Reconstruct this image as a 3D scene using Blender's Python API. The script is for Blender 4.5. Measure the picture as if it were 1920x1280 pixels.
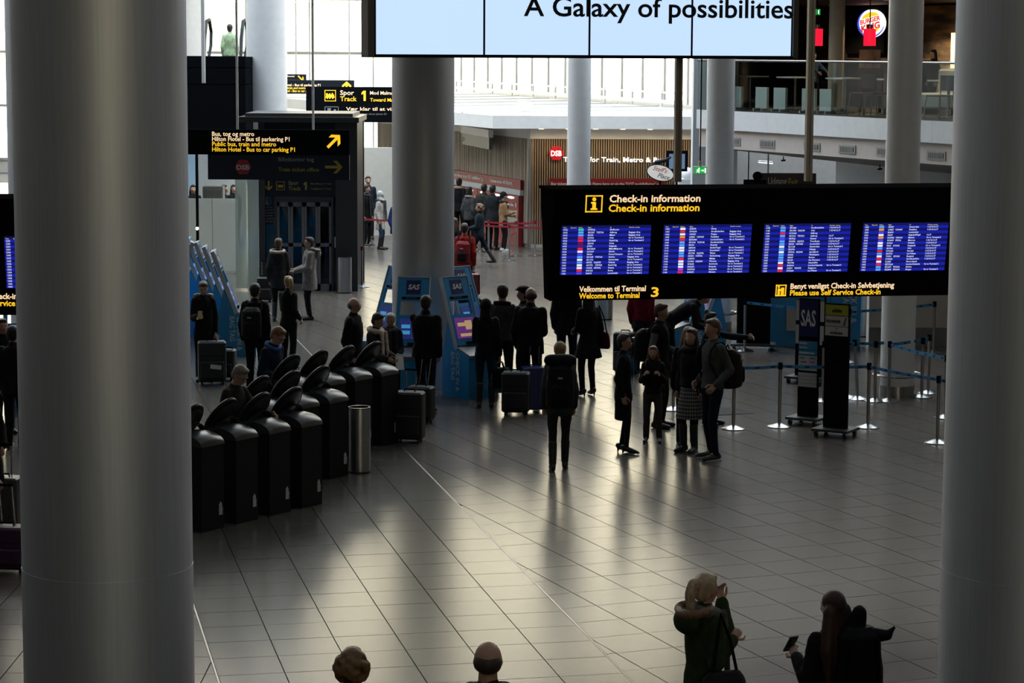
import bpy, bmesh, math, random
from mathutils import Vector, Matrix, noise
random.seed(7)
PI = math.pi
rad = math.radians
for o in list(bpy.data.objects): bpy.data.objects.remove(o)
SC = bpy.context.scene
COL = SC.collection

# ------------------------------------------------------------------ camera
FPX, CAMH, HOR, ROLL = 4400.0, 5.5, 95.0, rad(.28)
TH = math.atan((640 - HOR) / FPX)
cf = Vector((0, math.cos(TH), -math.sin(TH)))
_u0 = Vector((0, math.sin(TH), math.cos(TH))); _r0 = Vector((1, 0, 0))
cr = _r0 * math.cos(ROLL) + _u0 * math.sin(ROLL)
cu = _u0 * math.cos(ROLL) - _r0 * math.sin(ROLL)
cam_d = bpy.data.cameras.new('camera'); cam = bpy.data.objects.new('camera', cam_d); COL.objects.link(cam)
cam_d.sensor_width = 36; cam_d.lens = FPX / 1920 * 36; cam_d.clip_end = 600
M4 = Matrix((cr, cu, -cf)).transposed().to_4x4(); M4.translation = (0, 0, CAMH)
cam.matrix_world = M4
SC.camera = cam
CP = Vector((0, 0, CAMH))
def ray(x, y): return cf * FPX + cr * (x - 960) - cu * (y - 640)
def G(x, y, z=0.0):            # where the sight line through a photo pixel meets height z
    d = ray(x, y); return CP + d * ((z - CAMH) / d.z)
def D(x, y, Y):                # ... and where it meets the plane at distance Y
    d = ray(x, y); return CP + d * (Y / d.y)

# ------------------------------------------------------------------ world, lights, exposure
SC.view_settings.view_transform = 'Standard'; SC.view_settings.look = 'None'
SC.view_settings.gamma = 1; SC.view_settings.use_curve_mapping = False
SC.view_settings.exposure = 0.0
W = bpy.data.worlds.new('sky'); SC.world = W; W.use_nodes = True
nt = W.node_tree; nt.nodes.clear()
wo = nt.nodes.new('ShaderNodeOutputWorld'); bg = nt.nodes.new('ShaderNodeBackground')
tc = nt.nodes.new('ShaderNodeTexCoord'); sx = nt.nodes.new('ShaderNodeSeparateXYZ'); rp = nt.nodes.new('ShaderNodeValToRGB')
nt.links.new(tc.outputs['Generated'], sx.inputs[0]); nt.links.new(sx.outputs['Z'], rp.inputs[0])
rp.color_ramp.elements[0].position = 0.0; rp.color_ramp.elements[0].color = (1.0, .80, .45, 1)
rp.color_ramp.elements[1].position = .75; rp.color_ramp.elements[1].color = (.74, .87, 1.0, 1)
nt.links.new(rp.outputs[0], bg.inputs[0]); bg.inputs[1].default_value = 9.0
nt.links.new(bg.outputs[0], wo.inputs[0])
def light(name, kind, energy, loc, rot, color=(1, 1, 1), **kw):
    l = bpy.data.lights.new(name, kind); l.energy = energy; l.color = color
    for k, v in kw.items(): setattr(l, k, v)
    o = bpy.data.objects.new(name, l); COL.objects.link(o); o.location = loc; o.rotation_euler = rot
    return o
sun = light('sun', 'SUN', 6.0, (0, 0, 60), (rad(68), 0, rad(-105)), (1.0, .84, .62), angle=rad(.6))
SC.cycles.max_bounces = 8; SC.cycles.diffuse_bounces = 4; SC.cycles.glossy_bounces = 4
SC.cycles.transparent_max_bounces = 16; SC.cycles.sample_clamp_indirect = 8.0
SC.cycles.caustics_reflective = False; SC.cycles.caustics_refractive = False
SC.cycles.use_denoising = True

# ------------------------------------------------------------------ materials
MC = {}
def M(name, col=(.5, .5, .5), rough=.5, metal=0, spec=.5, emit=None, es=1.0, var=.12, scale=6.0, bump=0.0, bscale=40.0, stretch=None):
    if name in MC: return MC[name]
    m = bpy.data.materials.new(name); MC[name] = m; m.use_nodes = True
    t = m.node_tree; b = t.nodes['Principled BSDF']
    b.inputs['Roughness'].default_value = rough; b.inputs['Metallic'].default_value = metal
    b.inputs['Specular IOR Level'].default_value = spec
    c = (*col, 1)
    if var > 0:
        n = t.nodes.new('ShaderNodeTexNoise'); n.inputs['Scale'].default_value = scale; n.inputs['Detail'].default_value = 3
        x = t.nodes.new('ShaderNodeTexCoord')
        if stretch:
            mp = t.nodes.new('ShaderNodeMapping'); mp.inputs['Scale'].default_value = stretch
            t.links.new(x.outputs['Object'], mp.inputs[0]); t.links.new(mp.outputs[0], n.inputs['Vector'])
        else: t.links.new(x.outputs['Object'], n.inputs['Vector'])
        r = t.nodes.new('ShaderNodeValToRGB')
        r.color_ramp.elements[0].position = .3; r.color_ramp.elements[0].color = (*[k * (1 - var) for k in col], 1)
        r.color_ramp.elements[1].position = .7; r.color_ramp.elements[1].color = (*[min(1, k * (1 + var)) for k in col], 1)
        t.links.new(n.outputs['Fac'], r.inputs[0]); t.links.new(r.outputs[0], b.inputs['Base Color'])
    else: b.inputs['Base Color'].default_value = c
    if bump > 0:
        n2 = t.nodes.new('ShaderNodeTexNoise'); n2.inputs['Scale'].default_value = bscale
        x2 = t.nodes.new('ShaderNodeTexCoord'); t.links.new(x2.outputs['Object'], n2.inputs['Vector'])
        bp = t.nodes.new('ShaderNodeBump'); bp.inputs['Strength'].default_value = bump; bp.inputs['Distance'].default_value = .01
        t.links.new(n2.outputs['Fac'], bp.inputs['Height']); t.links.new(bp.outputs[0], b.inputs['Normal'])
    if emit:
        b.inputs['Emission Color'].default_value = (*emit, 1); b.inputs['Emission Strength'].default_value = es
    return m
def glass(name, tint=(1, 1, 1), refl=.08, rough=.02, haze=0.0):
    if name in MC: return MC[name]
    m = bpy.data.materials.new(name); MC[name] = m; m.use_nodes = True
    t = m.node_tree; t.nodes.clear()
    o = t.nodes.new('ShaderNodeOutputMaterial'); tr = t.nodes.new('ShaderNodeBsdfTransparent'); gl = t.nodes.new('ShaderNodeBsdfGlossy')
    tr.inputs[0].default_value = (*tint, 1); gl.inputs['Roughness'].default_value = rough
    mx = t.nodes.new('ShaderNodeMixShader'); mx.inputs[0].default_value = refl
    t.links.new(tr.outputs[0], mx.inputs[1]); t.links.new(gl.outputs[0], mx.inputs[2])
    out = mx
    if haze:
        df = t.nodes.new('ShaderNodeBsdfDiffuse'); df.inputs[0].default_value = (.75, .77, .72, 1)
        tl = t.nodes.new('ShaderNodeBsdfTranslucent'); tl.inputs[0].default_value = (.75, .77, .72, 1)
        ad = t.nodes.new('ShaderNodeMixShader'); ad.inputs[0].default_value = .5
        t.links.new(df.outputs[0], ad.inputs[1]); t.links.new(tl.outputs[0], ad.inputs[2])
        m2 = t.nodes.new('ShaderNodeMixShader'); m2.inputs[0].default_value = haze
        t.links.new(mx.outputs[0], m2.inputs[1]); t.links.new(ad.outputs[0], m2.inputs[2]); out = m2
    t.links.new(out.outputs[0], o.inputs[0]); return m
STEEL = M('brushed_steel', (.42, .42, .42), .32, 1.0, var=.06, scale=3, stretch=(1, 1, 40))
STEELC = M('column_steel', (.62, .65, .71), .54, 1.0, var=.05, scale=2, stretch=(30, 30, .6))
STEELSHADE = M('column_shaded_steel', (.52, .53, .56), .5, 1.0, var=.05, scale=2, stretch=(30, 30, .6))  # same steel as the other columns, shade darkened into its colour
CHROME = M('polished_steel', (.34, .34, .34), .26, 1.0, var=0)
WHITE = M('white_paint', (.74, .75, .76), .5, var=.03)
COLW = M('column_white_paint', (.80, .81, .82), .38, var=.03)
ALU = M('window_aluminium', (.56, .56, .54), .45, .3, var=.05)
BLACK = M('black_cabinet', (.007, .008, .010), .6, spec=.0, var=.1)
BLACKG = M('black_gloss', (.008, .010, .014), .16, var=0)
BLACKM = M('black_matte', (.009, .009, .010), .7, spec=.0, var=.1)
RUB = M('rubber_black', (.015, .015, .015), .8, var=0)
NAVYS = M('sign_navy', (.007, .010, .017), .5, spec=.25, var=.05)
SASB = M('kiosk_blue', (.018, .245, .52), .4, var=.04)
SASN = M('sas_navy', (.010, .012, .10), .4, var=.03)
TXW = M('print_white', (.75, .75, .75), .5, var=0)
TXK = M('print_black', (.012, .012, .012), .5, var=0)
TXY = M('print_yellow', (.55, .40, .03), .5, var=0)
TXR = M('print_red', (.45, .01, .015), .5, var=0)
LTW = M('lit_letter_cream', (.9, .7, .5), .5, emit=(1.0, .70, .42), es=1.0, var=0)
LTY = M('lit_letter_yellow', (.9, .6, .05), .5, emit=(1.0, .56, .02), es=1.0, var=0)
LTWW = M('lit_letter_white', (.9, .9, .9), .5, emit=(1, 1, 1), es=.9, var=0)

# ------------------------------------------------------------------ mesh builder
class MB:
    def __init__(s): s.v = []; s.f = []; s.m = []; s.cm = 0
    def add(s, vs, fs):
        n = len(s.v); s.v.extend([tuple(v) for v in vs]); s.f.extend([tuple(i + n for i in f) for f in fs]); s.m.extend([s.cm] * len(fs)); return s
    def box(s, x0, x1, y0, y1, z0, z1, T=None):
        vs = [Vector(p) for p in ((x0, y0, z0), (x1, y0, z0), (x1, y1, z0), (x0, y1, z0), (x0, y0, z1), (x1, y0, z1), (x1, y1, z1), (x0, y1, z1))]
        if T: vs = [T @ v for v in vs]
        return s.add(vs, [(0, 3, 2, 1), (4, 5, 6, 7), (0, 1, 5, 4), (1, 2, 6, 5), (2, 3, 7, 6), (3, 0, 4, 7)])
    def rbox(s, x0, x1, y0, y1, z0, z1, r=.02, seg=3, axis='z'):   # box with rounded upright edges, small chamfer at the ends
        def ringpts(ins):
            pts = []; rr = max(r - ins, 1e-4)
            for cx, cy, a0 in ((x1 - r, y1 - r, 0), (x0 + r, y1 - r, 90), (x0 + r, y0 + r, 180), (x1 - r, y0 + r, 270)):
                for k in range(seg + 1):
                    a = rad(a0 + 90 * k / seg); pts.append((cx + rr * math.cos(a), cy + rr * math.sin(a)))
            return pts
        c = min(r * .5, (z1 - z0) * .3)
        rings = [(z0, c), (z0 + c, 0), (z1 - c, 0), (z1, c)]
        R = [[Vector((p[0], p[1], z)) for p in ringpts(i)] for z, i in rings]
        return s.loft(R)
    def loft(s, R, caps=True, closed=True):
        n = len(R[0]); vs = [p for r in R for p in r]; fs = []
        for i in range(len(R) - 1):
            for j in range(n if closed else n - 1):
                k = (j + 1) % n; fs.append((i * n + j, i * n + k, (i + 1) * n + k, (i + 1) * n + j))
        if caps: fs.append(tuple(range(n))[::-1]); fs.append(tuple((len(R) - 1) * n + j for j in range(n)))
        return s.add(vs, fs)
    def cyl(s, a, b, ra, rb=None, n=16, caps=True):
        a = Vector(a); b = Vector(b); rb = ra if rb is None else rb
        d = (b - a).normalized(); u = d.orthogonal().normalized(); w = d.cross(u)
        R = [[c + u * r * math.cos(2 * PI * k / n) + w * r * math.sin(2 * PI * k / n) for k in range(n)] for c, r in ((a, ra), (b, rb))]
        return s.loft(R, caps)
    def lathe(s, prof, n=32, c=(0, 0, 0)):
        R = [[Vector((c[0] + r * math.cos(2 * PI * k / n), c[1] + r * math.sin(2 * PI * k / n), c[2] + z)) for k in range(n)] for r, z in prof]
        return s.loft(R, True)
    def prism(s, poly, y0, y1, T=None):      # polygon in x,z pushed along y
        n = len(poly); R = [[Vector((p[0], y, p[1])) for p in poly] for y in (y0, y1)]
        if T: R = [[T @ v for v in r] for r in R]
        return s.loft(R)
    def prismx(s, poly, x0, x1):             # polygon in y,z pushed along x
        return s.loft([[Vector((x, p[0], p[1])) for p in poly] for x in (x0, x1)])
    def prismz(s, poly, z0, z1):
        return s.loft([[Vector((p[0], p[1], z)) for p in poly] for z in (z0, z1)])
    def tube(s, path, r, n=8):
        path = [Vector(p) for p in path]; R = []; u = None
        for i, p in enumerate(path):
            d = (path[min(i + 1, len(path) - 1)] - path[max(i - 1, 0)]).normalized()
            u = d.orthogonal().normalized() if u is None else (u - d * u.dot(d)).normalized()
            w = d.cross(u); rr = r[i] if isinstance(r, (list, tuple)) else r
            R.append([p + u * rr * math.cos(2 * PI * k / n) + w * rr * math.sin(2 * PI * k / n) for k in range(n)])
        return s.loft(R)
    def ell(s, c, r, n=14, m=8, R=None):
        c = Vector(c); rings = []
        for i in range(m + 1):
            t = PI * (i if 0 < i < m else (.04 if i == 0 else m - .04)) / m
            ring = []
            for k in range(n):
                p = Vector((r[0] * math.sin(t) * math.cos(2 * PI * k / n), r[1] * math.sin(t) * math.sin(2 * PI * k / n), -r[2] * math.cos(t)))
                ring.append(c + (R @ p if R else p))
            rings.append(ring)
        return s.loft(rings)
    def cap(s, a, b, ra, rb, n=12, fl=None):   # tapered capsule; fl = (axis vector, factor) flattens it
        a = Vector(a); b = Vector(b); d = (b - a)
        if d.length < 1e-5: d = Vector((0, 0, 1e-4))
        d.normalize(); u = d.orthogonal().normalized()
        if fl: u = (Vector(fl[0]) - d * Vector(fl[0]).dot(d)).normalized()
        w = d.cross(u); q = fl[1] if fl else 1
        R = []
        for c, r, ang in ((a, ra, -80), (a, ra, -45), (a, ra, 0), (b, rb, 0), (b, rb, 45), (b, rb, 80)):
            t = rad(ang); cc = c + d * r * math.sin(t); rr = r * math.cos(t)
            R.append([cc + u * rr * q * math.cos(2 * PI * k / n) + w * rr * math.sin(2 * PI * k / n) for k in range(n)])
        return s.loft(R)
    def mesh(s, name):
        me = bpy.data.meshes.new(name); me.from_pydata(s.v, [], s.f); return me
    def build(s, name, mat, parent=None, smooth=40, loc=None):
        me = s.mesh(name)
        mats = mat if isinstance(mat, (list, tuple)) else [mat]
        for m_ in mats: me.materials.append(m_)
        if len(mats) > 1: me.polygons.foreach_set('material_index', s.m)
        bm = bmesh.new(); bm.from_mesh(me); bmesh.ops.recalc_face_normals(bm, faces=bm.faces); bm.to_mesh(me); bm.free()
        if smooth:
            me.shade_smooth(); me.set_sharp_from_angle(angle=rad(smooth))
        o = bpy.data.objects.new(name, me); COL.objects.link(o)
        if parent: o.parent = parent
        if loc is not None: o.location = loc
        return o
def tag(o, label=None, cat=None, group=None, kind=None):
    if label: o['label'] = label
    if cat: o['category'] = cat
    if group: o['group'] = group
    if kind: o['kind'] = kind
    return o
def thing(name, label, cat, loc=(0, 0, 0), rz=0, group=None):
    o = bpy.data.objects.new(name, None); COL.objects.link(o); o.empty_display_size = .1
    o.location = loc; o.rotation_euler = (0, 0, rad(rz)); return tag(o, label, cat, group)
def struct(o, label=None): o['kind'] = 'structure'; return tag(o, label)
def copy_tree(o, parent=None):
    c = o.copy(); COL.objects.link(c); c.parent = parent
    for ch in list(o.children): copy_tree(ch, c)
    return c
_tx = {}
def tmesh(body, bold, res):
    k = (body, bold, res)
    if k not in _tx:
        cu_ = bpy.data.curves.new('t', 'FONT'); cu_.body = body; cu_.size = 1; cu_.offset = bold; cu_.resolution_u = res
        cu_.extrude = .02; cu_.space_line = 1.0
        o = bpy.data.objects.new('t', cu_); me = bpy.data.meshes.new_from_object(o)
        bpy.data.objects.remove(o); bpy.data.curves.remove(cu_)
        _tx[k] = [v.co.copy() for v in me.vertices], [tuple(p.vertices) for p in me.polygons]
        bpy.data.meshes.remove(me)
    return _tx[k]
def text(parent, body, x, z, cap, mat, bold=.0, width=None, y=-.004, align='l', res=2, name='lettering', rot=0, tilt=None, shear=0, T=None, thick=.004, lines=None):
    """lettering on a face that looks towards local -y; x,z = left end and baseline (of the first line), cap = height of a capital"""
    vs, fs = tmesh(body, bold, res)
    if not vs: return None
    k = cap / .72
    xs = [v.x for v in vs]; w = (max(xs) - min(xs)); kx = k if width is None else width / w
    x0 = min(xs); off = {'l': 0, 'c': -w * kx / 2, 'r': -w * kx}[align]
    ky = k if lines is None else lines
    mb = MB(); ca, sa = math.cos(rad(rot)), math.sin(rad(rot)); out = []
    for v in vs:
        px = (v.x - x0) * kx + off; pz = v.y * ky; px += pz * shear
        qx, qz = px * ca - pz * sa, px * sa + pz * ca
        p = Vector((x + qx, y - thick / 2 - (v.z / .02) * thick / 2, z + qz)); out.append(T @ p if T else p)
    mb.add(out, fs)
    return mb.build(name, mat, parent, smooth=0)
# ------------------------------------------------------------------ floor
FT = M('floor_tile_light', (.088, .075, .063), .25, spec=.33, var=.10, scale=1.3, bump=.04, bscale=25)
FP = M('floor_tile_path', (.070, .066, .055), .245, spec=.31, var=.10, scale=1.3, bump=.04, bscale=25)
GROUT = M('grout', (.02, .018, .016), .8, var=.1)
floor = MB().box(-26, 28, -8, 106, -.4, -.014).build('floor', GROUT, smooth=0); struct(floor, 'grey stone tile floor of the hall')
def clip(poly, n, c):           # keep n.p <= c
    out = []
    for i in range(len(poly)):
        a, b = poly[i], poly[(i + 1) % len(poly)]
        da, db = a.dot(n) - c, b.dot(n) - c
        if da <= 0: out.append(a)
        if da * db < 0: out.append(a + (b - a) * (da / (da - db)))
    return out
AZP = rad(-12.0)
pdir = Vector((math.sin(AZP), math.cos(AZP))); pn = Vector((math.cos(AZP), -math.sin(AZP)))   # along the path, to its right
cR = pn.dot(Vector((1.082, 20.074))); cL = pn.dot(Vector((-2.547, 20.007)))
def proj(p):
    q = Vector((p[0], p[1], 0)) - CP; k = q.dot(cf); return 960 + FPX * q.dot(cr) / k, 640 - FPX * q.dot(cu) / k
TS = .5925; GAP = .005
tiles = []
def region(org, az, side, mat):
    a = Vector((math.cos(az), -math.sin(az))); b = Vector((math.sin(az), math.cos(az)))
    for i in range(-70, 70):
        for j in range(-70, 170):
            c0 = org + a * (i * TS) + b * (j * TS); ctr = c0 + (a + b) * (TS / 2)
            if ctr.y < 14 or ctr.y > 97 or abs(ctr.x) > .25 * ctr.y + 2.0: continue
            poly = [c0 + a * GAP + b * GAP, c0 + a * (TS - GAP) + b * GAP, c0 + a * (TS - GAP) + b * (TS - GAP), c0 + a * GAP + b * (TS - GAP)]
            n0 = len(poly); q = poly
            if side == 'R': q = clip(q, -pn, -(cR + .012))
            elif side == 'L': q = clip(q, pn, cL - .012)
            else: q = clip(clip(q, pn, cR - .012), -pn, -(cL + .012))
            if len(q) < 3: continue
            if sum((q[k].x * q[(k + 1) % len(q)].y - q[(k + 1) % len(q)].x * q[k].y) for k in range(len(q))) / 2 < .004: continue
            px, py = proj(ctr); inview = -40 < px < 1960 and py < 1330 and not (30 < px < 340)
            tiles.append((0 if inview else 1, ctr.y, q, mat))
region(Vector((.516, 25.387)), rad(-22), 'R', FT)
region(Vector((-1.921, 22.805)), AZP, 'P', FP)
region(Vector((-3.3, 20.3)), rad(0), 'L', FT)
tiles.sort(key=lambda t: (t[0], t[1]))
tz = -.002
def tile_top(mb, q):
    n = len(q)
    mb.add([(p.x, p.y, -.0135) for p in q] + [(p.x, p.y, 0) for p in q], [tuple(range(n, 2 * n))] + [(k, (k + 1) % n, n + (k + 1) % n, n + k) for k in range(n)])
shared = {}
for t in tiles[:300]:
    c = sum(t[2], Vector((0, 0))) / len(t[2]); loc = [p - c for p in t[2]]
    key = (t[3].name, tuple((round(p.x, 3), round(p.y, 3)) for p in loc))
    if key not in shared:
        mb = MB(); tile_top(mb, loc); me = mb.mesh('tile'); me.materials.append(t[3]); shared[key] = me
    o = bpy.data.objects.new('tile', shared[key]); COL.objects.link(o); o.parent = floor
    o.location = (c.x, c.y, random.uniform(-.0006, .0006))
for mt in (FT, FP):
    mb = MB()
    for t in tiles[300:]:
        if t[3] is mt: tile_top(mb, t[2])
    o = mb.build('distant_tiles', mt, floor, smooth=0); o['kind'] = 'stuff'
for nm, cc in (('trim_1', cR), ('trim_2', cL)):
    p0 = pn * cc + pdir * 12; p1 = pn * cc + pdir * 75
    mb = MB(); q = [p0 - pn * .008, p0 + pn * .008, p1 + pn * .008, p1 - pn * .008]
    mb.prismz([(p.x, p.y) for p in q], -.0135, .0005)
    struct(mb.build(nm, M('strip_metal', (.36, .34, .31), .4, 1.0, var=.05), smooth=0), 'thin metal joint strip set in the floor')

# ------------------------------------------------------------------ hall shell
CEIL = M('ceiling_grey', (.22, .215, .21), .8, var=.05)
WALLG = M('wall_grey', (.30, .29, .28), .7, var=.05)
CZ = 20.0
mb = MB(); y = -8.0; gaps = []
while y < 106:
    solid, gap = (9.0, .40) if y < 46 else ((1.4, 3.4) if y < 72 else (3.2, .8))          # the rear half of the roof is mostly glazed
    y1 = min(106, y + solid); mb.box(-26, 28, y, y1, CZ, CZ + .4)
    if y1 < 105: gaps.append((y1, y1 + gap))
    y = y1 + gap
struct(mb.build('ceiling', CEIL, smooth=0), 'dark hall ceiling with narrow skylights')
struct(MB().box(-26.4, -26, -8, 106, -.4, CZ).build('wall_left', WALLG, smooth=0))
struct(MB().box(28, 28.4, -8, 106, -.4, CZ).build('wall_right', WALLG, smooth=0))
struct(MB().box(6.1, 28, 71.0, 71.4, -.4, CZ).build('wall_far_right', WALLG, smooth=0))
mb = MB(); mb.box(-26, 4, -8.4, -8, -.4, CZ); mb.box(9, 28, -8.4, -8, -.4, CZ); mb.box(4, 9, -8.4, -8, -.4, 6.5); mb.box(4, 9, -8.4, -8, 10.5, CZ)
struct(mb.build('wall_back', WALLG, smooth=0), 'rear wall of the hall with one tall window')
for a, b in [g for g in gaps if g[1] - g[0] < 1] + [(min(g[0] for g in gaps if g[1] - g[0] > 1), 106)]:
    light('skylight_portal', 'AREA', 1, (1, (a + b) / 2, CZ + .2), (0, 0, 0), shape='RECTANGLE', size=54, size_y=b - a).data.cycles.is_portal = True

PANE = glass('window_glass', (.97, .98, .97), .05)
def window_wall(name, A, B, z0, z1, cols, rows, mull=.05, label=None):
    A = Vector((*A, 0)); B = Vector((*B, 0)); L = (B - A).length; ang = math.degrees(math.atan2(B.y - A.y, B.x - A.x))
    r = bpy.data.objects.new(name, None); COL.objects.link(r); r.location = A; r.rotation_euler = (0, 0, rad(ang)); struct(r, label)
    dx = L / cols; dz = (z1 - z0) / rows
    for i in range(cols + 1):
        w = mull * (2.2 if i % 4 == 0 else 1)
        MB().box(i * dx - w / 2, i * dx + w / 2, -.04, .04, z0, z1).build('mullion', ALU, r, smooth=0)
    for j in range(rows + 1):
        MB().box(0, L, -.09, .09, z0 + j * dz - .06, z0 + j * dz + .06).build('transom', ALU, r, smooth=0)
    pm = MB().box(-dx / 2 + .06, dx / 2 - .06, -.01, .01, -dz / 2 + .06, dz / 2 - .06).mesh('pane'); pm.materials.append(PANE)
    for i in range(cols):
        for j in range(rows):
            o = bpy.data.objects.new('pane', pm); COL.objects.link(o); o.parent = r; o.location = ((i + .5) * dx, 0, z0 + (j + .5) * dz)
    c = A + (B - A) / 2
    light('window_portal', 'AREA', 1, (c.x, c.y, (z0 + z1) / 2), (rad(90), 0, rad(ang + 180)), shape='RECTANGLE', size=L, size_y=z1 - z0).data.cycles.is_portal = True
    return r
window_wall('added_window', (9, -8.2), (4, -8.2), 6.5, 10.5, 3, 2, label='tall window behind the viewer')  # assumed window, added so the near columns catch light
E1 = (-3.4, 105.0); E2 = (6.0, 71.0)
window_wall('window_1', (-26, 105), E1, .6, 19.6, 8, 8, label='tall glazed end wall of the hall')
window_wall('window_2', E1, E2, 3.8, 19.6, 16, 7, label='long glazed side wall above the ticket shop')
d12 = (Vector(E2) - Vector(E1)); a12 = math.degrees(math.atan2(d12.y, d12.x))
w = MB().box(0, d12.length, 0, .25, -.4, 3.74).build('wall_shop_back', WHITE, smooth=0); w.location = (*E1, 0); w.rotation_euler = (0, 0, rad(a12)); struct(w)
struct(MB().box(-26, E1[0], 105, 105.3, -.4, .54).build('wall_end', WHITE, smooth=0))
# handrail along the sill of the side windows
r = thing('sill_railing', 'grey metal guard rail along the sill of the side windows', 'railing', (*E1, 3.8), a12)
for z in (.12, .42): MB().box(.3, d12.length - .3, -.9, -.84, z, z + (.10 if z < .3 else .05)).build('rail', ALU, r, smooth=0)
for i in range(14): MB().box(1.2 + i * 2.9, 1.26 + i * 2.9, -.9, -.84, 0, .5).build('post', ALU, r, smooth=0)

# ------------------------------------------------------------------ outside
struct(MB().box(-200, 200, 106, 320, -1.2, -1).build('ground_outside', M('pale_paving', (.78, .74, .66), .8, var=.05), smooth=0))
struct(MB().prismz([(-3.0, 106), (6.4, 71.8), (200, 71.8), (200, 106)], -1.2, -1).build('ground_outside_side', MC['pale_paving'], smooth=0))
def house(label, loc, w, d, h, cols, rows, wall, win):
    t = thing('building', label, 'building', loc)
    MB().box(-w / 2, w / 2, 0, d, 0, h).build('wall', wall, t, smooth=0)
    MB().box(-w / 2 - .3, w / 2 + .3, -.3, d + .3, h, h + .5).build('roof', ALU, t, smooth=0)
    for i in range(cols):
        for j in range(rows):
            x = -w / 2 + (i + .5) * w / cols; z = 1 + (j + .5) * (h - 1) / rows
            f = MB().box(x - .9, x + .9, -.12, .02, z - .8, z + .8).build('window', WHITE, t, smooth=0)
            MB().box(x - .8, x + .8, -.14, -.11, z - .7, z + .7).build('pane', win, f, smooth=0)
    return t
HW = M('pale_render', (.80, .76, .68), .8, var=.04); HG = M('pale_window', (.45, .52, .52), .2, var=.05)
house('pale low building outside behind the ticket machines, far left', (-14, 128, -1), 16, 10, 8.5, 6, 3, HW, HG)
house('pale glazed building outside seen below the advertising screen', (2.5, 140, -1), 15, 10, 9.5, 6, 3, M('pale_render_b', (.74, .76, .74), .8, var=.04), HG)
house('long pale building outside nearest the balcony', (19, 118, -1), 18, 10, 7.0, 6, 2, M('pale_render_c', (.82, .78, .70), .8, var=.04), HG)

# ------------------------------------------------------------------ columns
def column(px_c, py, Y, dia, mat, label, base=False, sleeve=True, x=None):
    X = D(px_c, py, Y).x if x is None else x; r = dia / 2
    t = thing('column', label, 'column', (X, Y, 0))
    if sleeve:
        MB().lathe([(r, 2.418), (r, CZ)], 72).build('upper_shaft', mat, t)
        MB().lathe([(r - .002, 2.408), (r - .002, 2.42)], 72).build('seam', mat, t)
        MB().lathe([(r + .002, 0), (r + .002, 2.412)], 72).build('lower_sleeve', mat, t)
    else: MB().lathe([(r, .16 if base else 0), (r, CZ)], 56).build('shaft', mat, t)
    if base:
        MB().lathe([(r + .012, 0), (r + .012, .17)], 56).build('collar', CHROME, t)
        mb = MB(); n = 40
        mb.tube([(math.cos(2 * PI * k / n) * (r + .11), math.sin(2 * PI * k / n) * (r + .11), .34) for k in range(n + 1)], .022)
        g = mb.build('bumper_ring', CHROME, t)
        for k in range(4): MB().cyl((math.cos(k * PI / 2 + .4) * r, math.sin(k * PI / 2 + .4) * r, .34), (math.cos(k * PI / 2 + .4) * (r + .11), math.sin(k * PI / 2 + .4) * (r + .11), .34), .014).build('bracket', CHROME, g)
    return t
column(184.5, 0, 13.9, 1.02, STEELC, 'huge steel column nearest the camera at the left')
column(1959, 0, 13.9, 1.02, STEELC, 'huge steel column nearest the camera at the right edge')
column(793.5, 105, 38.4, 1.015, STEELSHADE, 'dark steel column rising behind the blue check-in machines')
column(60, 100, 46, 1.02, STEELC, 'steel column half hidden behind the huge left column')
column(1700, 0, 37.6, .55, COLW, 'white column with steel bumper ring among the blue queue belts', base=True, sleeve=False)
column(1351, 200, 46.5, .55, COLW, 'white column beside the hanging green exit sign', base=True, sleeve=False)
column(1086, 200, 55.6, .55, COLW, 'white column in front of the slatted ticket shop wall', base=True, sleeve=False)
column(500, 100, 60, 1.03, COLW, 'thick white column behind the lift tower', sleeve=False)
column(362, 50, 88, 1.0, COLW, 'bright white column far off at the end windows', sleeve=False)
t = thing('window_post', 'slim white post hanging down before the black escalator cladding', 'post', (D(381, 80, 56).x, 56, 4.7))
MB().box(-.04, .04, -.04, .04, .0, CZ - 4.7).build('upright', WHITE, t, smooth=0); MB().box(-.042, .042, -.042, .042, 0, .03).build('end_cap', ALU, t, smooth=0)

# ------------------------------------------------------------------ ticket shop (slatted wood)
WOODL = M('pale_wood', (.42, .36, .29), .6, var=.18, scale=4, stretch=(8, 8, .5))
WOODD = M('oak_slat', (.40, .29, .18), .55, var=.18, scale=5, stretch=(6, 6, .6))
DARKB = M('slat_backing', (.035, .025, .018), .8, var=.05)
SC0 = Vector((.48, 65.8)); sdir = Vector((math.sin(rad(-20)), math.cos(rad(-20)))); SL = 14.8; SZ = 3.06
shop = thing('ticket_shop', 'wood slatted train ticket shop with white canopy', 'shop', (SC0.x, SC0.y, 0))
def lp(v): return (v[0] - SC0.x, v[1] - SC0.y)
FX = 5.3                                            # front wall runs right for FX m
MB().box(0, FX, .04, .2, 0, SZ).build('front_backing', DARKB, shop, smooth=0)
mb = MB(); n = int(FX / .066)
for k in range(n): mb.box(k * .066 + .004, k * .066 + .036, 0, .045, .1, SZ)
o = mb.build('front_slats', WOODD, shop, smooth=0); o['kind'] = 'stuff'
MB().box(-.03, FX, -.01, .2, 0, .1).build('plinth', ALU, shop, smooth=0)
sr = math.degrees(math.atan2(-sdir.y, -sdir.x))    # local x runs from far end to the corner, local -y faces the hall
def on_side(o, z=0): o.location = (sdir.x * SL, sdir.y * SL, z); o.rotation_euler = (0, 0, rad(sr)); return o
on_side(MB().box(0, SL, .03, .2, 0, SZ).build('side_backing', WOODL, shop, smooth=0))
mb = MB(); n = int(SL / .085)
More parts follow.
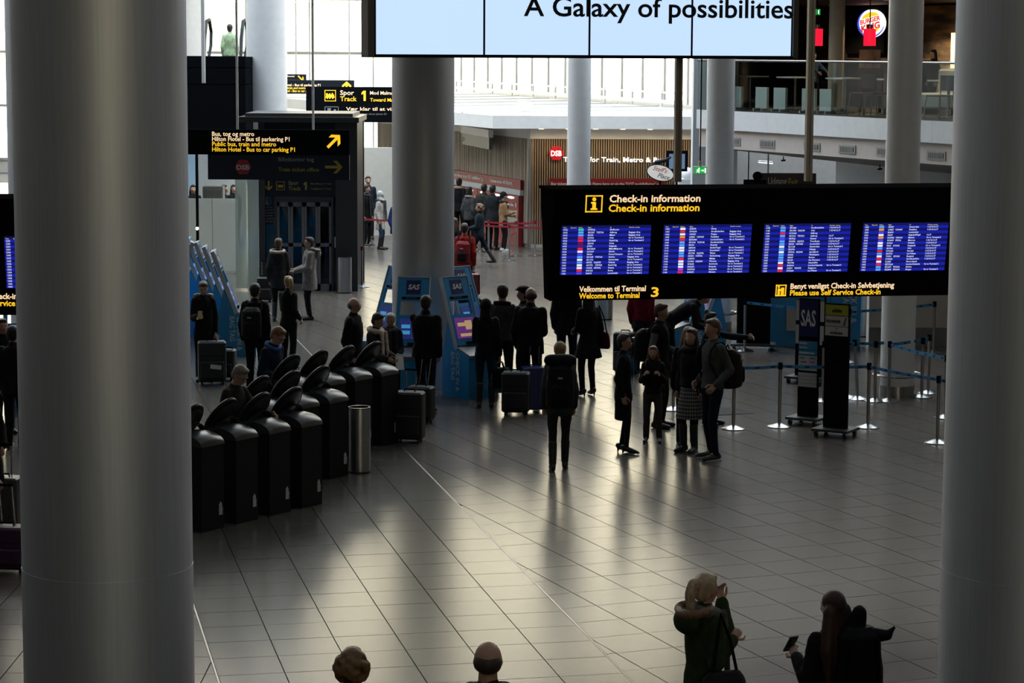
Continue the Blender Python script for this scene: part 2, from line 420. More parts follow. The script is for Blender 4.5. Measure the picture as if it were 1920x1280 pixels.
for k in range(n): mb.box(k * .085, k * .085 + .062 + random.uniform(-.012, .012), random.uniform(-.012, .0), .035, .1, SZ)
o = on_side(mb.build('side_slats', WOODL, shop, smooth=0)); o['kind'] = 'stuff'
MB().cyl((-.02, -.02, 0), (-.02, -.02, SZ), .05).build('corner_post', STEEL, shop)
WARM = M('canopy_white', (.86, .85, .82), .6, var=.03)
mb = MB(); mb.box(0, FX, -.02, .22, SZ, SZ + .34); mb.build('white_band', WARM, shop, smooth=0)
o = on_side(MB().box(0, SL, -.02, .22, SZ, SZ + .34).build('side_band', WARM, shop, smooth=0))
cn = [Vector((-.55, 64.0)), Vector((7.2, 64.0)), Vector((5.9, 70.6)), Vector((-2.6, 101.3)), Vector((-9.4, 88.5))]
mb = MB(); mb.prismz([lp(p) for p in cn], 3.40, 3.75); mb.build('canopy', WARM, shop, smooth=0)
mb = MB()
for k in range(7):
    a = cn[0].lerp(cn[4], .1 + k * .13); b = cn[2].lerp(cn[3], .02 + k * .13); dv = (b - a).normalized(); nn = Vector((-dv.y, dv.x)) * .03
    mb.prismz([lp(a - nn), lp(b - nn), lp(b + nn), lp(a + nn)], 3.751, 3.79)
mb.build('canopy_ribs', ALU, shop, smooth=0)
MB().cyl((-.35, 1.0, 3.93), (.05, .95, 3.93), .14).build('canopy_vent', WHITE, shop)
for k in range(7):          # added lamps under the canopy edge stand in for sunlight on the slats
    lx = .3 + k * .75; dl = MB().cyl((lx, -.85, 3.36), (lx, -.85, 3.40), .07).build('downlight', M('sun_fill_disc', (.9, .85, .7), .4, emit=(1, .8, .5), es=6, var=0), shop)
    light('sun_fill_spot', 'SPOT', 22, (SC0.x + lx, SC0.y - .85, 3.34), (rad(28), 0, 0), (1, .80, .52), spot_size=rad(120), spot_blend=.7, shadow_soft_size=.06)
# hexagon logo, illuminated letters, banner on the front wall
RED = M('dsb_red', (.45, .008, .015), .4, emit=(.8, .01, .02), es=.35, var=0); REDP = M('ticket_red', (.22, .008, .016), .45, var=.06)
def fpx(x, y, off=.03): p = D(x, y, 65.8 - off); return p.x - SC0.x, p.z
def hexagon(parent, cx, cz, rr, mat, y0, y1, name='hexagon_logo'):
    return MB().prism([(cx + rr * math.cos(rad(60 * k)), cz + rr * math.sin(rad(60 * k))) for k in range(6)], y0, y1).build(name, mat, parent, smooth=0)
hx, hz = fpx(1043, 287)
hxo = hexagon(shop, hx, hz, .215, RED, -.09, -.02)
text(hxo, 'DSB', hx, hz - .075, .15, LTWW, .03, width=.3, y=-.092, align='c')
x0, z0 = fpx(1064, 303); x1, _ = fpx(1246, 303)
text(shop, 'Tickets for Train, Metro & Bus', x0 - .12, z0, .135, LTWW, .02, width=x1 - x0 + .12, y=-.03, thick=.03)
x0, z0 = fpx(1030, 346); x1, z1 = fpx(1247, 335)
ban = MB().box(x0, x1, -.06, 0, z0 - .05, z1).build('red_banner', REDP, shop, smooth=0)
text(ban, "Buy tickets for Train, Bus & Metro here or via the 'DOT mobilbilletter' app", x0 + .05, z0 - .01, .085, TXW, .015, width=x1 - x0 - .15, y=-.062)
MB().box(x0, x1, -.05, 0, z0 - .17, z0 - .05).build('white_banner', WHITE, shop, smooth=0)
# hanging sign board under the canopy's left edge
pA = D(852, 252, 72.5); pB = D(917, 258, 67.5)
t = thing('canopy_sign', 'dark grey sign hanging under the left edge of the shop canopy', 'sign', (pA.x, pA.y, pA.z - .25), math.degrees(math.atan2(pB.y - pA.y, pB.x - pA.x)))
Lc = math.hypot(pB.x - pA.x, pB.y - pA.y)
MB().box(-2.5, Lc, 0, .1, 0, .34).build('panel', M('slate_panel', (.10, .13, .15), .5, var=.05), t, smooth=0)
MB().box(-2.5, Lc, -.02, .12, .34, .56).build('top_rail', WHITE, t, smooth=0)
text(t, 'Tickets for Train, Metro & Bus', -2.3, .1, .16, M('print_grey', (.35, .4, .42), .5, var=0), .01, y=-.006, width=3.9)
# ticket machines along the side wall: five red units under a header
tm0 = SL - 8.3; tm1 = SL - .45
hd = thing('ticket_header', 'long red header panel above the row of ticket machines', 'sign', (SC0.x + sdir.x * SL, SC0.y + sdir.y * SL, 0), sr)
MB().box(tm0, tm1, -.12, -.02, 1.60, 1.88).build('red_panel', REDP, hd, smooth=0)
MB().box(tm0, tm1, -.13, -.02, 1.44, 1.60).build('white_panel', M('header_white', (.5, .55, .58), .5, var=.04), hd, smooth=0)
text(hd, "Buy tickets for Train, Bus & Metro here or via the 'DOT mobilbilletter' app", tm0 + .3, 1.70, .10, TXW, .015, y=-.124, width=4.4)
text(hd, 'Customer service: +45 70131415', tm0 + 5.3, 1.70, .10, TXW, .015, y=-.124, width=1.9)
nmach = 5; mw = (tm1 - tm0) / 6.6
MW_ = M('machine_screen', (.02, .03, .03), .2, emit=(.25, .3, .25), es=.5, var=0)
ordn = ['first', 'second', 'third', 'fourth', 'fifth', 'sixth']
SLIT = M('machine_lamp', (.8, .8, .8), .4, emit=(1, .98, .95), es=1.2, var=0)
for k in range(6):
    xx = tm1 - .02 - (k + 1) * mw
    m = thing('ticket_machine', 'red ticket machine, %s in the row counting from the slatted corner' % ordn[k], 'ticket machine', (SC0.x + sdir.x * SL, SC0.y + sdir.y * SL, 0), sr, 'red ticket machines')
    MB().box(xx + .02, xx + mw - .02, -.16, -.02, 0, 1.43).build('cabinet', REDP, m, smooth=0)
    MB().box(xx + .12, xx + mw - .12, -.165, -.15, .62, 1.0).build('screen', MW_, m, smooth=0)
    MB().ell((xx + mw / 2, -.18, 1.36), (.26, .05, .035)).build('lamp', SLIT, m)
    text(m, 'Billetter Tickets', xx + .15, 1.12, .075, TXW, .02, y=-.163, width=.62)
    MB().box(xx + mw - .26, xx + mw - .18, -.17, -.15, 1.1, 1.22).build('sticker', TXW, m, smooth=0)
# round pale partition wall behind the queue at the left
struct(MB().box(*(D(655, 300, 70).x, D(800, 300, 70).x), 70, 70.2, 0, 2.62).build('wall_partition', M('partition_cream', (.58, .55, .48), .6, var=.04), smooth=0), 'cream partition wall behind the queue')
# ------------------------------------------------------------------ signs
class Sign:
    """a board facing the hall: local x to the right, z up from its lower edge, front face at y=0"""
    def __init__(s, name, label, x0, y0, x1, y1, Y, cat='sign', rz=0, thick=.16, mat=None, body='cabinet'):
        a = D(x0, y1, Y); b = D(x1, y1, Y); c = D(x0, y0, Y)
        s.W = b.x - a.x; s.H = c.z - a.z; s.px = (x0, y0, x1, y1)
        s.t = thing(name, label, cat, ((a.x + b.x) / 2, Y, (a.z + b.z) / 2), rz)
        if body: s.body = MB().box(-s.W / 2, s.W / 2, 0, thick, 0, s.H).build(body, mat or BLACK, s.t, smooth=0)
    def x(s, px): return (px - s.px[0]) / (s.px[2] - s.px[0]) * s.W - s.W / 2
    def z(s, py): return (s.px[3] - py) / (s.px[3] - s.px[1]) * s.H
    def text(s, body, x0, x1, ybase, capx, mat, bold=.013, **k):
        return text(s.t, body, s.x(x0), s.z(ybase), capx / (s.px[3] - s.px[1]) * s.H, mat, bold, width=(s.x(x1) - s.x(x0)) if x1 else None, **k)
    def poly(s, pts, mat, name, th=.012, y=-.002): return MB().prism([(s.x(a), s.z(b)) for a, b in pts], y - th, y).build(name, mat, s.t, smooth=0)
def arrow(x, y, k, ang):         # block arrow with open head, pointing up at ang 0 (clockwise)
    pts = [(-.16, 1), (-.16, -.45), (-.72, .1), (-.72, -.35), (0, -1), (.72, -.35), (.72, .1), (.16, -.45), (.16, 1)]
    c, s_ = math.cos(rad(ang)), math.sin(rad(ang))
    return [(x + k * (p * c - q * s_), y + k * (p * s_ + q * c)) for p, q in pts]
def frame_ring(s, x0, y0, x1, y1, w, mat, name='pictogram_frame'):
    mb = MB()
    for a in ((x0, y0, x1, y0 + w), (x0, y1 - w, x1, y1), (x0, y0, x0 + w, y1), (x1 - w, y0, x1, y1)):
        mb.box(s.x(a[0]), s.x(a[2]), -.01, -.002, s.z(a[3]), s.z(a[1]))
    return mb.build(name, mat, s.t, smooth=0)
def train(s, x, y, k, mat):
    mb = MB()
    for a in ((-1, -.5, -.55, .35), (-.75, -.25, .9, .35), (-1.15, .3, 1.05, .5), (.35, -.6, .6, -.2), (-.25, -.5, 0, -.2)):
        mb.box(s.x(x + a[0] * k), s.x(x + a[2] * k), -.012, -.002, s.z(y + a[3] * k), s.z(y + a[1] * k))
    for q in (-.7, -.1, .6): mb.cyl((s.x(x + q * k), -.012, s.z(y + .62 * k)), (s.x(x + q * k), -.002, s.z(y + .62 * k)), abs(s.x(x + .2 * k) - s.x(x)), n=10)
    return mb.build('train_pictogram', mat, s.t, smooth=0)
def rods(s, pxs, up, r=.025, mat=ALU):
    for p in pxs: MB().cyl((s.x(p), .08, s.H), (s.x(p), .08, s.H + up), r).build('hanging_rod', mat, s.t)

# bus, train and metro sign with the ticket office sign under it
s = Sign('direction_sign', 'lit black direction sign reading Bus, tog og metro with diagonal arrow', 300, 243, 655, 290, 50.2, mat=BLACK)
s.text('Bus, tog og metro', 398, 477, 255, 8.4, LTW); s.text('Hilton Hotel - Bus til parkering P1', 398, 543, 264.5, 8.4, LTW)
s.text('Public bus, train and metro', 398, 518, 274, 8.4, LTY); s.text('Hilton Hotel - Bus to car parking P1', 398, 553, 284, 8.4, LTY)
s.poly(arrow(626, 264, 16.5, 45), LTY, 'arrow'); rods(s, (445, 587), 12)
s = Sign('office_sign', 'unlit navy sign reading Billetkontor tog with red hexagon logo', 390, 290.6, 655, 337, 50.2, mat=NAVYS)
hx = s.poly([(456 + 15.5 * math.cos(rad(60 * k)), 313.5 + 15.5 * math.sin(rad(60 * k))) for k in range(6)], M('hexagon_red', (.30, .01, .015), .5, var=0), 'hexagon_logo')
text(hx, 'DSB', s.x(456), s.z(318), .10, M('print_pale', (.55, .5, .5), .5, var=0), .03, width=s.x(468) - s.x(444), y=-.016, align='c')
TG = M('print_silver', (.22, .22, .22), .5, var=0); TY2 = M('print_dull_yellow', (.30, .23, .03), .5, var=0)
s.text('Billetkontor tog', 522, 589, 302, 7.5, TG); s.text('Train ticket office', 522, 598, 321, 7.5, TY2)
s.poly(arrow(626, 312.5, 16.5, 90), TY2, 'arrow')
# track signs further back
s = Sign('track_sign', 'black sign reading Spor Track 1 Mod Malmo before the bright windows', 574, 163, 760, 229, 64, mat=BLACK)
frame_ring(s, 609, 169, 630, 190, 1.2, LTY); train(s, 619.5, 179, 8, LTY)
s.text('Spor', 638, 664, 178, 9, LTW); s.text('Track', 638, 669, 189.5, 9, LTY); s.poly([(681.5, 170), (686, 170), (686, 189), (681.8, 189), (681.8, 175.5), (678, 177.5), (678, 173.5)], LTY, 'numeral')
s.text('Mod Malmø C', 694, 747, 177, 6.5, LTW); s.text('Toward Malmø C', 694, 760, 190, 6.5, LTY)
s.text('Vær klar til at vise billet', 649, 775, 207, 6.5, LTW, y=-.006); s.text('Please get ready to show photo ID', 648, 725, 215, 3.6, M('print_mid', (.3, .3, .3), .5, var=0), .01)
frame_ring(s, 609, 200, 635, 224, 1, M('picto_grey', (.5, .5, .52), .5, var=0))
mb = MB(); mb.box(s.x(613), s.x(622), -.012, -.002, s.z(223), s.z(211)); mb.cyl((s.x(617), -.012, s.z(207)), (s.x(617), -.002, s.z(207)), .045, n=12); mb.box(s.x(614), s.x(621), -.013, -.002, s.z(205), s.z(203)); mb.box(s.x(620), s.x(627), -.012, -.002, s.z(215), s.z(212)); mb.box(s.x(626), s.x(630), -.012, -.002, s.z(212), s.z(205))
mb.build('officer_pictogram', MC['picto_grey'], s.t, smooth=0); rods(s, (586, 745), 12)
s = Sign('hanging_sign', 'distant black sign with yellow up arrow half hidden behind the thick white column', 470, 150, 664, 176, 76, mat=NAVYS)
s.text('Hilton Hotel - Bus til parkering P1', 515, 601, 161.5, 4.6, LTW); s.text('Public bus, train and metro', 515, 573, 167, 4.6, LTY); s.text('Hilton Hotel - Bus to car parking P1', 515, 596, 172.5, 4.6, LTY)
s.poly(arrow(650, 164, 12, 0), LTY, 'arrow'); rods(s, (520, 655), 14)
s = Sign('hanging_sign', 'smallest distant black sign with tilted yellow arrow left of the track sign', 480, 139, 574, 150, 84, mat=NAVYS)
s.text('Busterminal', 539, 552, 144, 2.6, LTW); s.poly(arrow(564, 147, 7, 135), LTY, 'arrow'); rods(s, (555,), 14)
s = Sign('flag_sign', 'narrow sign of stacked white and yellow lines beside the escalator cladding', 457, 138, 466, 222, 62, mat=NAVYS)
for k in range(7): s.text('%s' % '1ACDBPG'[k], 459, 464, 150 + k * 11.5, 5, LTY if k % 2 else LTW)

# ------------------------------------------------------------------ check-in information boards
CITY = [["Eindhoven", "Aalborg", "Miami", "Oslo", "Paris/Cdg", "Doha", "Belgrade", "Milan/Malpensa", "Zurich", "Rome/Ciampino", "Aarhus", "Amsterdam", "Gdansk", "Paris/Cdg", "Vienna", "Rome", "London/Lhr"],
 ["Karup", "Stockholm/Arn", "Prague", "Frankfurt", "London/Luton", "Stockholm/Arn", "Newark", "Berlin/Tegel", "Dusseldorf", "Vilnius", "Gothenburg", "Malaga", "Warsaw", "Bornholm", "Brussels", "Reykjavik", "Alicante"],
 ["Stockholm/Arn", "Oslo", "Aalborg", "Aalborg", "Kaunas", "Trondheim", "London/Lhr", "Amsterdam", "Palanga", "Sandefjord", "Washington", "Boston", "San Francisco", "Istanbul/Ist", "London/Gatwick", "Singapore", "Las Palmas"],
 ["Amsterdam", "Frankfurt", "London/Lhr", "Baghdad/Najaf", "Munich", "Moscow", "Helsinki", "Reykjavik", "Oslo", "Funchal", "Las Palmas", "Bangkok", "Stockholm/Arn", "Faroe Islands", "London/Gatwick", "Aarhus", "Bergen"]]
FLT = [["HV5562", "SK1207   TG7136", "SK953", "DY933", "EZY3824", "QR162", "JU401", "EZY2834", "LX1267", "FR406", "SK1245   TG7166", "KL1126", "SK755   SQ2755", "AF1751   CZ7402", "OS302   SK9402", "D81021", "BA813"],
 ["DX074", "DY4154", "OK505", "LH829   UA9029", "EZY2446", "SK1418   TG7144", "SK909", "AB8033", "AB8045", "SK1742   SQ2742", "SK438   OS7532", "D85071", "LO464   SQ2264", "DX028", "SN2256", "WW903", "D85275"],
 ["SK1423", "SK1458   SQ2638", "DY3084", "SK1213   TK9203", "FR7622", "SK2882   SQ2720", "SK503   UA7648", "KL1128", "SK2746", "WF304   SK2008", "SK925", "SK927", "SK935", "TK1784", "D82900", "SQ351   VA5672", "DY3690"],
 ["SK547", "LH827   UA9467", "BA815", "IA260", "LH2442   UA9601", "SU2659   FI7212", "AY666", "FI205   SU3602", "SK1466", "DY3624", "SK7713", "TG951   SK9620", "DY4058", "RC455", "EZY3264", "SK1237   TK9202", "SK2868   TK9204"]]
CNT = ["", "Baggage drop", "Baggage drop", "Go to Terminal 2", "Go to Terminal 2", "", "", "Go to Terminal 2", "Go to Terminal 2", "Go to Terminal 2", "Baggage drop", "Go to Terminal 2", "Baggage drop", "Go to Terminal 2", "Go to Terminal 2", "Go to Terminal 2", "Go to Terminal 2"]
CN2 = ["1-3,5-8,16,17", "1-3,5-8,16,17", "", "16,17", "Go to Terminal 2", "1-3,5-8,16,17", "1-3,5-8,16,17", "Go to Terminal 2", "1-3,5-8,16,17", "1-3,5-8,16,17", "1-3,5-8,16,17", "1-3,5-8,16,17", "1-3,5-8,16,17", "", "Go to Terminal 2", "", "Go to Terminal 2"]
TIM = [["0915", "0915", "0915", "0920", "0920", "0925", "0935", "0940", "0940", "0950", "0955", "1000", "1000", "1005", "1010", "1020", "1020"],
 ["1020", "1030", "1030", "1035", "1040", "1040", "1040", "1105", "1110", "1110", "1120", "1120", "1120", "1130", "1135", "1140", "1140"],
 ["1145", "1145", "1150", "1150", "1155", "1155", "1200", "1210", "1215", "1215", "1220", "1220", "1225", "1225", "1230", "1230", "1235"],
 ["1235", "1245", "1250", "1250", "1305", "1305", "1315", "1325", "1325", "1350", "1350", "1350", "1355", "1355", "1405", "1405", "1405"]]
ACOL = ['gbbrrmmrwvbwbwwrv', 'wrworbbwwbbrwwwpr', 'bbrbvbbwbwbbbwrwr', 'bovwovwwbrbwrwrbb']
def em(name, c, s_=1): return M(name, c, .4, emit=c, es=s_, var=0)
SCB = em('screen_dark_blue', (.006, .008, .10), .9); SRW = em('screen_row_blue', (.008, .014, .36), 1.0)
STX = em('screen_text', (.75, .8, .95), .9); SYL = em('screen_yellow', (.75, .75, .1), .8)
SAIR = {'g': em('logo_green', (.03, .6, .35)), 'b': em('logo_sky', (.1, .35, .9)), 'r': em('logo_red', (.8, .02, .05)), 'm': em('logo_maroon', (.12, .01, .08)), 'w': em('logo_white', (.8, .82, .9)), 'v': em('logo_violet', (.08, .06, .8)), 'o': em('logo_orange', (.8, .3, .02)), 'p': em('logo_purple', (.4, .05, .7))}
def info_board(label, loc, rz, nscr, xoff, texts, W0, W1, seed=0):
    """double-sided hanging cabinet; its faces lean outwards at the top. local x from the left end"""
    tilt = rad(10.5); Hh = 1.275; yb = 0.0
    t = thing('information_board', label, 'information board', loc, rz)
    T = Matrix.Rotation(tilt, 4, 'X')
    dtop = Hh * math.sin(tilt); zt = Hh * math.cos(tilt)
    MB().prismx([(0, 0), (.34, 0), (.34 + dtop, zt), (-dtop, zt)], W0, W1).build('cabinet', BLACK, t, smooth=0)
    MB().box(W0 - .02, W1 + .02, -dtop - .01, .35 + dtop, zt, zt + .03).build('top_lid', BLACKM, t, smooth=0)
    MB().prismx([(.02, .02), (.05, .02), (-dtop + .08, zt - .3), (-dtop + .02, zt - .3)], W0 - .03, W0).build('end_strip', BLACKM, t, smooth=0)
    mb = MB()
    for z in (.24, .99): mb.box(W0, W1, -.006, 0, z, z + .008, T)
    for k in range(nscr + 1): mb.box(xoff + k * 1.187 - .08, xoff + k * 1.187 - .072, -.006, 0, .24, .99, T)
    mb.build('panel_joints', BLACKM, t, smooth=0)
    for k in range(nscr):
        x0 = xoff + k * 1.187; q = (k + seed) % 4
        sc = MB().box(x0, x0 + 1.035, -.014, -.001, .31, .885, T).build('screen', SCB, t, smooth=0)
        rh = .545 / 17; mb = MB(); air = {}
        for r_ in range(17):
            zz = .31 + .545 - (r_ + 1) * rh
            if r_ % 2 == 0: mb.box(x0, x0 + 1.035, -.0155, -.014, zz, zz + rh, T)
            air.setdefault(ACOL[q][r_], MB()).box(x0 + .19, x0 + .25, -.0175, -.0165, zz + .004, zz + rh - .004, T)
        tag(mb.build('row_stripes', SRW, sc, smooth=0), kind='stuff')
        for c, m_ in air.items(): tag(m_.build('airline_marks', SAIR[c], sc, smooth=0), kind='stuff')
        if x0 + loc[0] < -6.2: continue          # wholly outside the picture
        for xx, rows in ((.015, TIM[q]), (.30, FLT[q]), (.555, CITY[q]), (.775, CNT if q < 2 else CN2)):
            vs = MB()
            for r_, b in enumerate(rows):
                if not b: continue
                zz = .31 + .545 - (r_ + 1) * rh + .007
                tv, tf = tmesh(b, .02, 1); kk = .0185 / .72
                kx = kk * .98
                vs.add([T @ Vector((x0 + xx + v.x * kx, -.0178 - v.z * .01, zz + v.y * kk)) for v in tv], tf)
            tag(vs.build('flight_lines', STX, sc, smooth=0), kind='stuff')
        for xx, b in ((.015, 'Time'), (.10, 'Expected'), (.19, 'Airline'), (.30, 'Flight'), (.555, 'To'), (.775, 'Check-in counter')):
            text(sc, b, x0 + xx, .31 + .548, .013, SYL, .01, y=-.016, res=1, T=T, thick=.001, name='column_heading')
    for b, x, z, cap, mat, w_ in texts: text(t, b, x, z, cap, mat, .02, width=w_, y=-.004, T=T)
    return t, T
bl = D(1031, 564, 26.6)
board, BT = info_board('large hanging check-in information board with four blue flight screens', (bl.x, 26.6, bl.z), 10.5, 4, .10,
    [('Check-in information', .635, 1.155, .085, LTW, 1.06), ('Check-in information', .63, 1.045, .085, LTY, 1.06),
     ('Velkommen til Terminal', .335, .105, .066, LTW, .78), ('Welcome to Terminal', .335, .025, .066, LTY, .71), ('3', 1.18, .035, .115, LTY, .09),
     ('Benyt venligst Check-in Selvbetjening', 2.84, .105, .066, LTW, 1.26), ('Please use Self Service Check-in', 2.84, .025, .066, LTY, 1.1)], 0, 5.2)
def tframe(t, T, x0, z0, x1, z1, w, mat):
    mb = MB()
    for a in ((x0, z0, x1, z0 + w), (x0, z1 - w, x1, z1), (x0, z0, x0 + w, z1), (x1 - w, z0, x1, z1)): mb.box(a[0], a[2], -.012, 0, a[1], a[3], T)
    return mb.build('pictogram_frame', mat, t, smooth=0)
tframe(board, BT, .36, 1.04, .555, 1.235, .012, LTY)
mb = MB(); mb.box(.44, .48, -.012, 0, 1.075, 1.155, BT); mb.box(.425, .465, -.012, 0, 1.14, 1.158, BT); mb.box(.422, .498, -.012, 0, 1.068, 1.084, BT)
p0 = BT @ Vector((.458, -.012, 1.19)); p1 = BT @ Vector((.458, 0, 1.19)); mb.cyl(p0, p1, .022, n=16); mb.build('information_letter', LTY, board, smooth=0)
tframe(board, BT, 2.665, .02, 2.79, .155, .010, LTY)
mb = MB(); mb.box(2.69, 2.715, -.012, 0, .035, .11, BT); mb.box(2.73, 2.765, -.012, 0, .035, .12, BT); mb.cyl(BT @ Vector((2.70, -.012, .13)), BT @ Vector((2.70, 0, .13)), .012, n=10); mb.box(2.70, 2.74, -.012, 0, .085, .1, BT)
mb.build('kiosk_pictogram', LTY, board, smooth=0)
for px in (1287, 1540):
    q = D(px, 340, 27.15); lx = (q.x - bl.x) / math.cos(rad(10.5))
    mb = MB(); mb.box(lx - .04, lx - .008, .45, .53, 1.32, 16); mb.box(lx + .008, lx + .04, .45, .53, 1.32, 16); mb.box(lx - .01, lx + .01, .47, .51, 1.32, 16)
    mb.build('hanging_post', M('post_beige', (.50, .46, .41), .45, .2, var=.04), board, smooth=0)
b2 = D(0, 598, 25.0)
info_board('check-in board cut off by the picture edge behind the left column', (b2.x - 3.55, 25.2, b2.z), 3, 4, .0,
    [('Benyt venligst Check-in Selvbetjening', 2.89, .185, .066, LTW, 1.24), ('Please use Self Service Check-in', 2.89, .105, .066, LTY, 1.08)], -.1, 4.70)
# the left board's last screen begins just inside the picture
# ------------------------------------------------------------------ advertising screen of four panels
vl = D(705, 101.5, 25.3); VR = 17.0
vw = thing('advertising_screen', 'big pale blue advertising screen with one line of black lettering', 'screen', (vl.x, 25.3, vl.z), VR)
VS = em('advert_pale_blue', (.55, .74, 1.0), 1.0); PW = 1.205
for k in range(4):
    pa = MB().box(k * PW + .008, (k + 1) * PW - .008, 0, .05, 0, 2.1).build('display_panel', VS, vw, smooth=0)
for k in range(1, 4): MB().box(k * PW - .011, k * PW + .011, -.003, .04, 0, 2.1).build('panel_seam', BLACKM, vw, smooth=0)
MB().box(-.02, 4 * PW + .02, .03, .12, -.02, 2.12).build('bezel', BLACKM, vw, smooth=0)
FRM = M('frame_taupe', (.10, .09, .08), .6, var=.04)
for a in ((-.09, -.02), (4 * PW + .02, 4 * PW + .08)): MB().box(a[0], a[1], -.01, .3, -.03, 2.15).build('side_frame', FRM, vw, smooth=0)
MB().box(-.09, 4 * PW + .08, -.004, .3, -.035, -.006).build('bottom_frame', BLACKM, vw, smooth=0)
MB().box(-.02, 4 * PW + .02, .12, .28, .0, 2.1).build('housing', BLACKM, vw, smooth=0)
def vx(px):
    d = ray(px, 20); a = rad(VR); n = Vector((math.sin(a), -math.cos(a), 0)); p0 = Vector((vl.x, 25.3, 0))
    k = (p0 - CP).dot(n) / d.dot(n); p = CP + d * k; return (p - p0).dot(Vector((math.cos(a), math.sin(a), 0))), p.z - vl.z
x0, z0 = vx(982); x1, z1 = vx(1487); zb = vx(1230)[1]
ll = D(1230, 31.5, 26.1).z - vl.z
text(vw, 'A Galaxy of possibilities', x0, ll, .215, TXK, .014, width=x1 - x0, y=-.002, res=4)
for k in (1, 3): MB().cyl((k * PW, .2, 2.1), (k * PW, .2, 12), .05).build('hanging_post', ALU, vw)

# ------------------------------------------------------------------ lift tower
ex0 = D(487, 500, 53.7).x; ex1 = D(671, 500, 53.7).x; ew = ex1 - ex0; EH = 3.86
DG = glass('dark_glass', (.20, .22, .21), .035, .03); LG = glass('pale_glass', (.62, .68, .66), .10, .05, haze=.35)
MET = M('door_grey_metal', (.17, .165, .17), .4, .5, var=.05); EBL = M('lift_black', (.016, .016, .017), .4, var=.08)
ev = thing('lift_tower', 'black framed glass lift tower with grey sliding doors', 'lift', (ex0, 53.7, 0))
def epx(x, y): p = D(x, y, 53.7); return p.x - ex0, p.z
for a, b in ((0, .14), (ew - .5, ew)):
    MB().box(a, b, -.1, .12, 0, EH).build('corner_post', EBL, ev, smooth=0)
MB().box(0, .12, 2.3, 2.42, 0, EH).build('corner_post', EBL, ev, smooth=0); MB().box(ew - .2, ew, 2.3, 2.42, 0, EH).build('corner_post', EBL, ev, smooth=0)
MB().box(-.45, ew + .05, -.25, 2.6, EH, EH + .12).build('roof_slab', EBL, ev, smooth=0)
MB().box(-.3, ew - .1, -.05, 2.4, EH + .12, EH + .2).build('roof_ridge', M('roof_grey', (.05, .05, .05), .5, var=.05), ev, smooth=0)
dx0 = epx(520, 500)[0]; dx1 = epx(622, 500)[0]; dz = 2.04
MB().box(.14, ew - .5, -.02, .02, dz + .12, EH).build('header_panel', NAVYS, ev, smooth=0)
MB().box(.14, dx0, 0, .02, 0, dz + .12).build('glass_panel', DG, ev, smooth=0); MB().box(dx1, ew - .5, 0, .02, 0, dz + .12).build('glass_panel', DG, ev, smooth=0)
MB().box(dx0 - .05, dx1 + .05, -.06, .06, dz, dz + .12).build('door_lintel', EBL, ev, smooth=0)
MB().box(dx0 - .05, dx0, -.06, .06, 0, dz).build('door_jamb', EBL, ev, smooth=0); MB().box(dx1, dx1 + .05, -.06, .06, 0, dz).build('door_jamb', EBL, ev, smooth=0)
lw = (dx1 - dx0) / 4
for k in range(4):
    a = dx0 + k * lw; m = MB()
    for q in ((a, a + .06, 0, dz), (a + lw - .06, a + lw, 0, dz), (a, a + lw, 0, .16), (a, a + lw, dz - .1, dz), (a, a + lw, 1.02, 1.1)): m.box(q[0] + .004, q[1] - .004, -.02, .03, q[2], q[3])
    dl = m.build('door_leaf', MET, ev, smooth=0); MB().box(a + .05, a + lw - .05, 0, .01, .1, dz - .05).build('pane', DG, dl, smooth=0)
MB().box(ew - .1, ew - .02, .12, 2.3, 0, EH).build('side_panel', EBL, ev, smooth=0)
MB().box(.02, .06, .12, 2.3, 0, EH).build('side_pane', DG, ev, smooth=0)
MB().box(.1, ew - .1, 2.34, 2.38, 0, EH).build('rear_dark_sheet', EBL, ev, smooth=0)  # opaque black sheet standing for the darkness behind the glass
MB().box(.12, ew - .15, .3, 2.2, 0, .08).build('car_floor', MET, ev, smooth=0)
def etext(b, x0, x1, yb, cap, mat, **k):
    a, z = epx(x0, yb); c, _ = epx(x1, yb); return text(ev, b, a, z, cap, mat, .01, width=c - a, y=-.024, **k)
etext('Spor', 541, 560, 346, .09, TG); etext('Track', 541, 564, 356.5, .09, TY2); MB().prism([epx(*q_) for q_ in ((572, 341), (575.5, 341), (575.5, 355.5), (572.2, 355.5), (572.2, 346), (569.5, 347.5), (569.5, 344))], -.035, -.022).build('numeral', TY2, ev, smooth=0)
etext('Mod Malmø C / Ystad', 583, 622, 345.5, .035, TG); etext('To Malmø C / Ystad', 583, 621, 355, .035, TY2)
for cx in (504, 637):
    P = [epx(*q) for q in arrow(cx, 348, 9, 180)]; MB().prism(P, -.035, -.022).build('arrow', TY2, ev, smooth=0)
a, z = epx(526, 348); frm = MB()
for k in (-.09, .09): frm.box(a + k - .006, a + k + .006, -.03, -.022, z - .1, z + .1); frm.box(a - .09, a + .09, -.03, -.022, z + k - .006, z + k + .006)
frm.box(a - .06, a + .06, -.03, -.022, z - .04, z + .02); frm.build('train_pictogram', TY2, ev, smooth=0)
for cx in (501, 640):
    a, z1_ = epx(cx - 12, 384); b, z0_ = epx(cx + 12, 420)
    pn_ = MB().box(a, b, -.03, -.012, z0_, z1_).build('notice_board', NAVYS, ev, smooth=0)
    for k in range(6): text(pn_, ['Elevator til tog', 'Elevator to trains', 'Kun for personer', 'Kontroller billet', 'Please check ticket', 'photo ID ready'][k], a + .03, z1_ - .06 - k * .065, .028, TG, .01, y=-.032, res=1)
MB().box(*(lambda q: (q[0], q[0] + .05))(epx(627, 455)), -.03, 0, 1.0, 1.25).build('call_button', STEEL, ev, smooth=0)
MB().box(-.55, -.02, 0, .03, .05, 3.3).build('pale_glass_wing', LG, ev, smooth=0)
tag(ev)

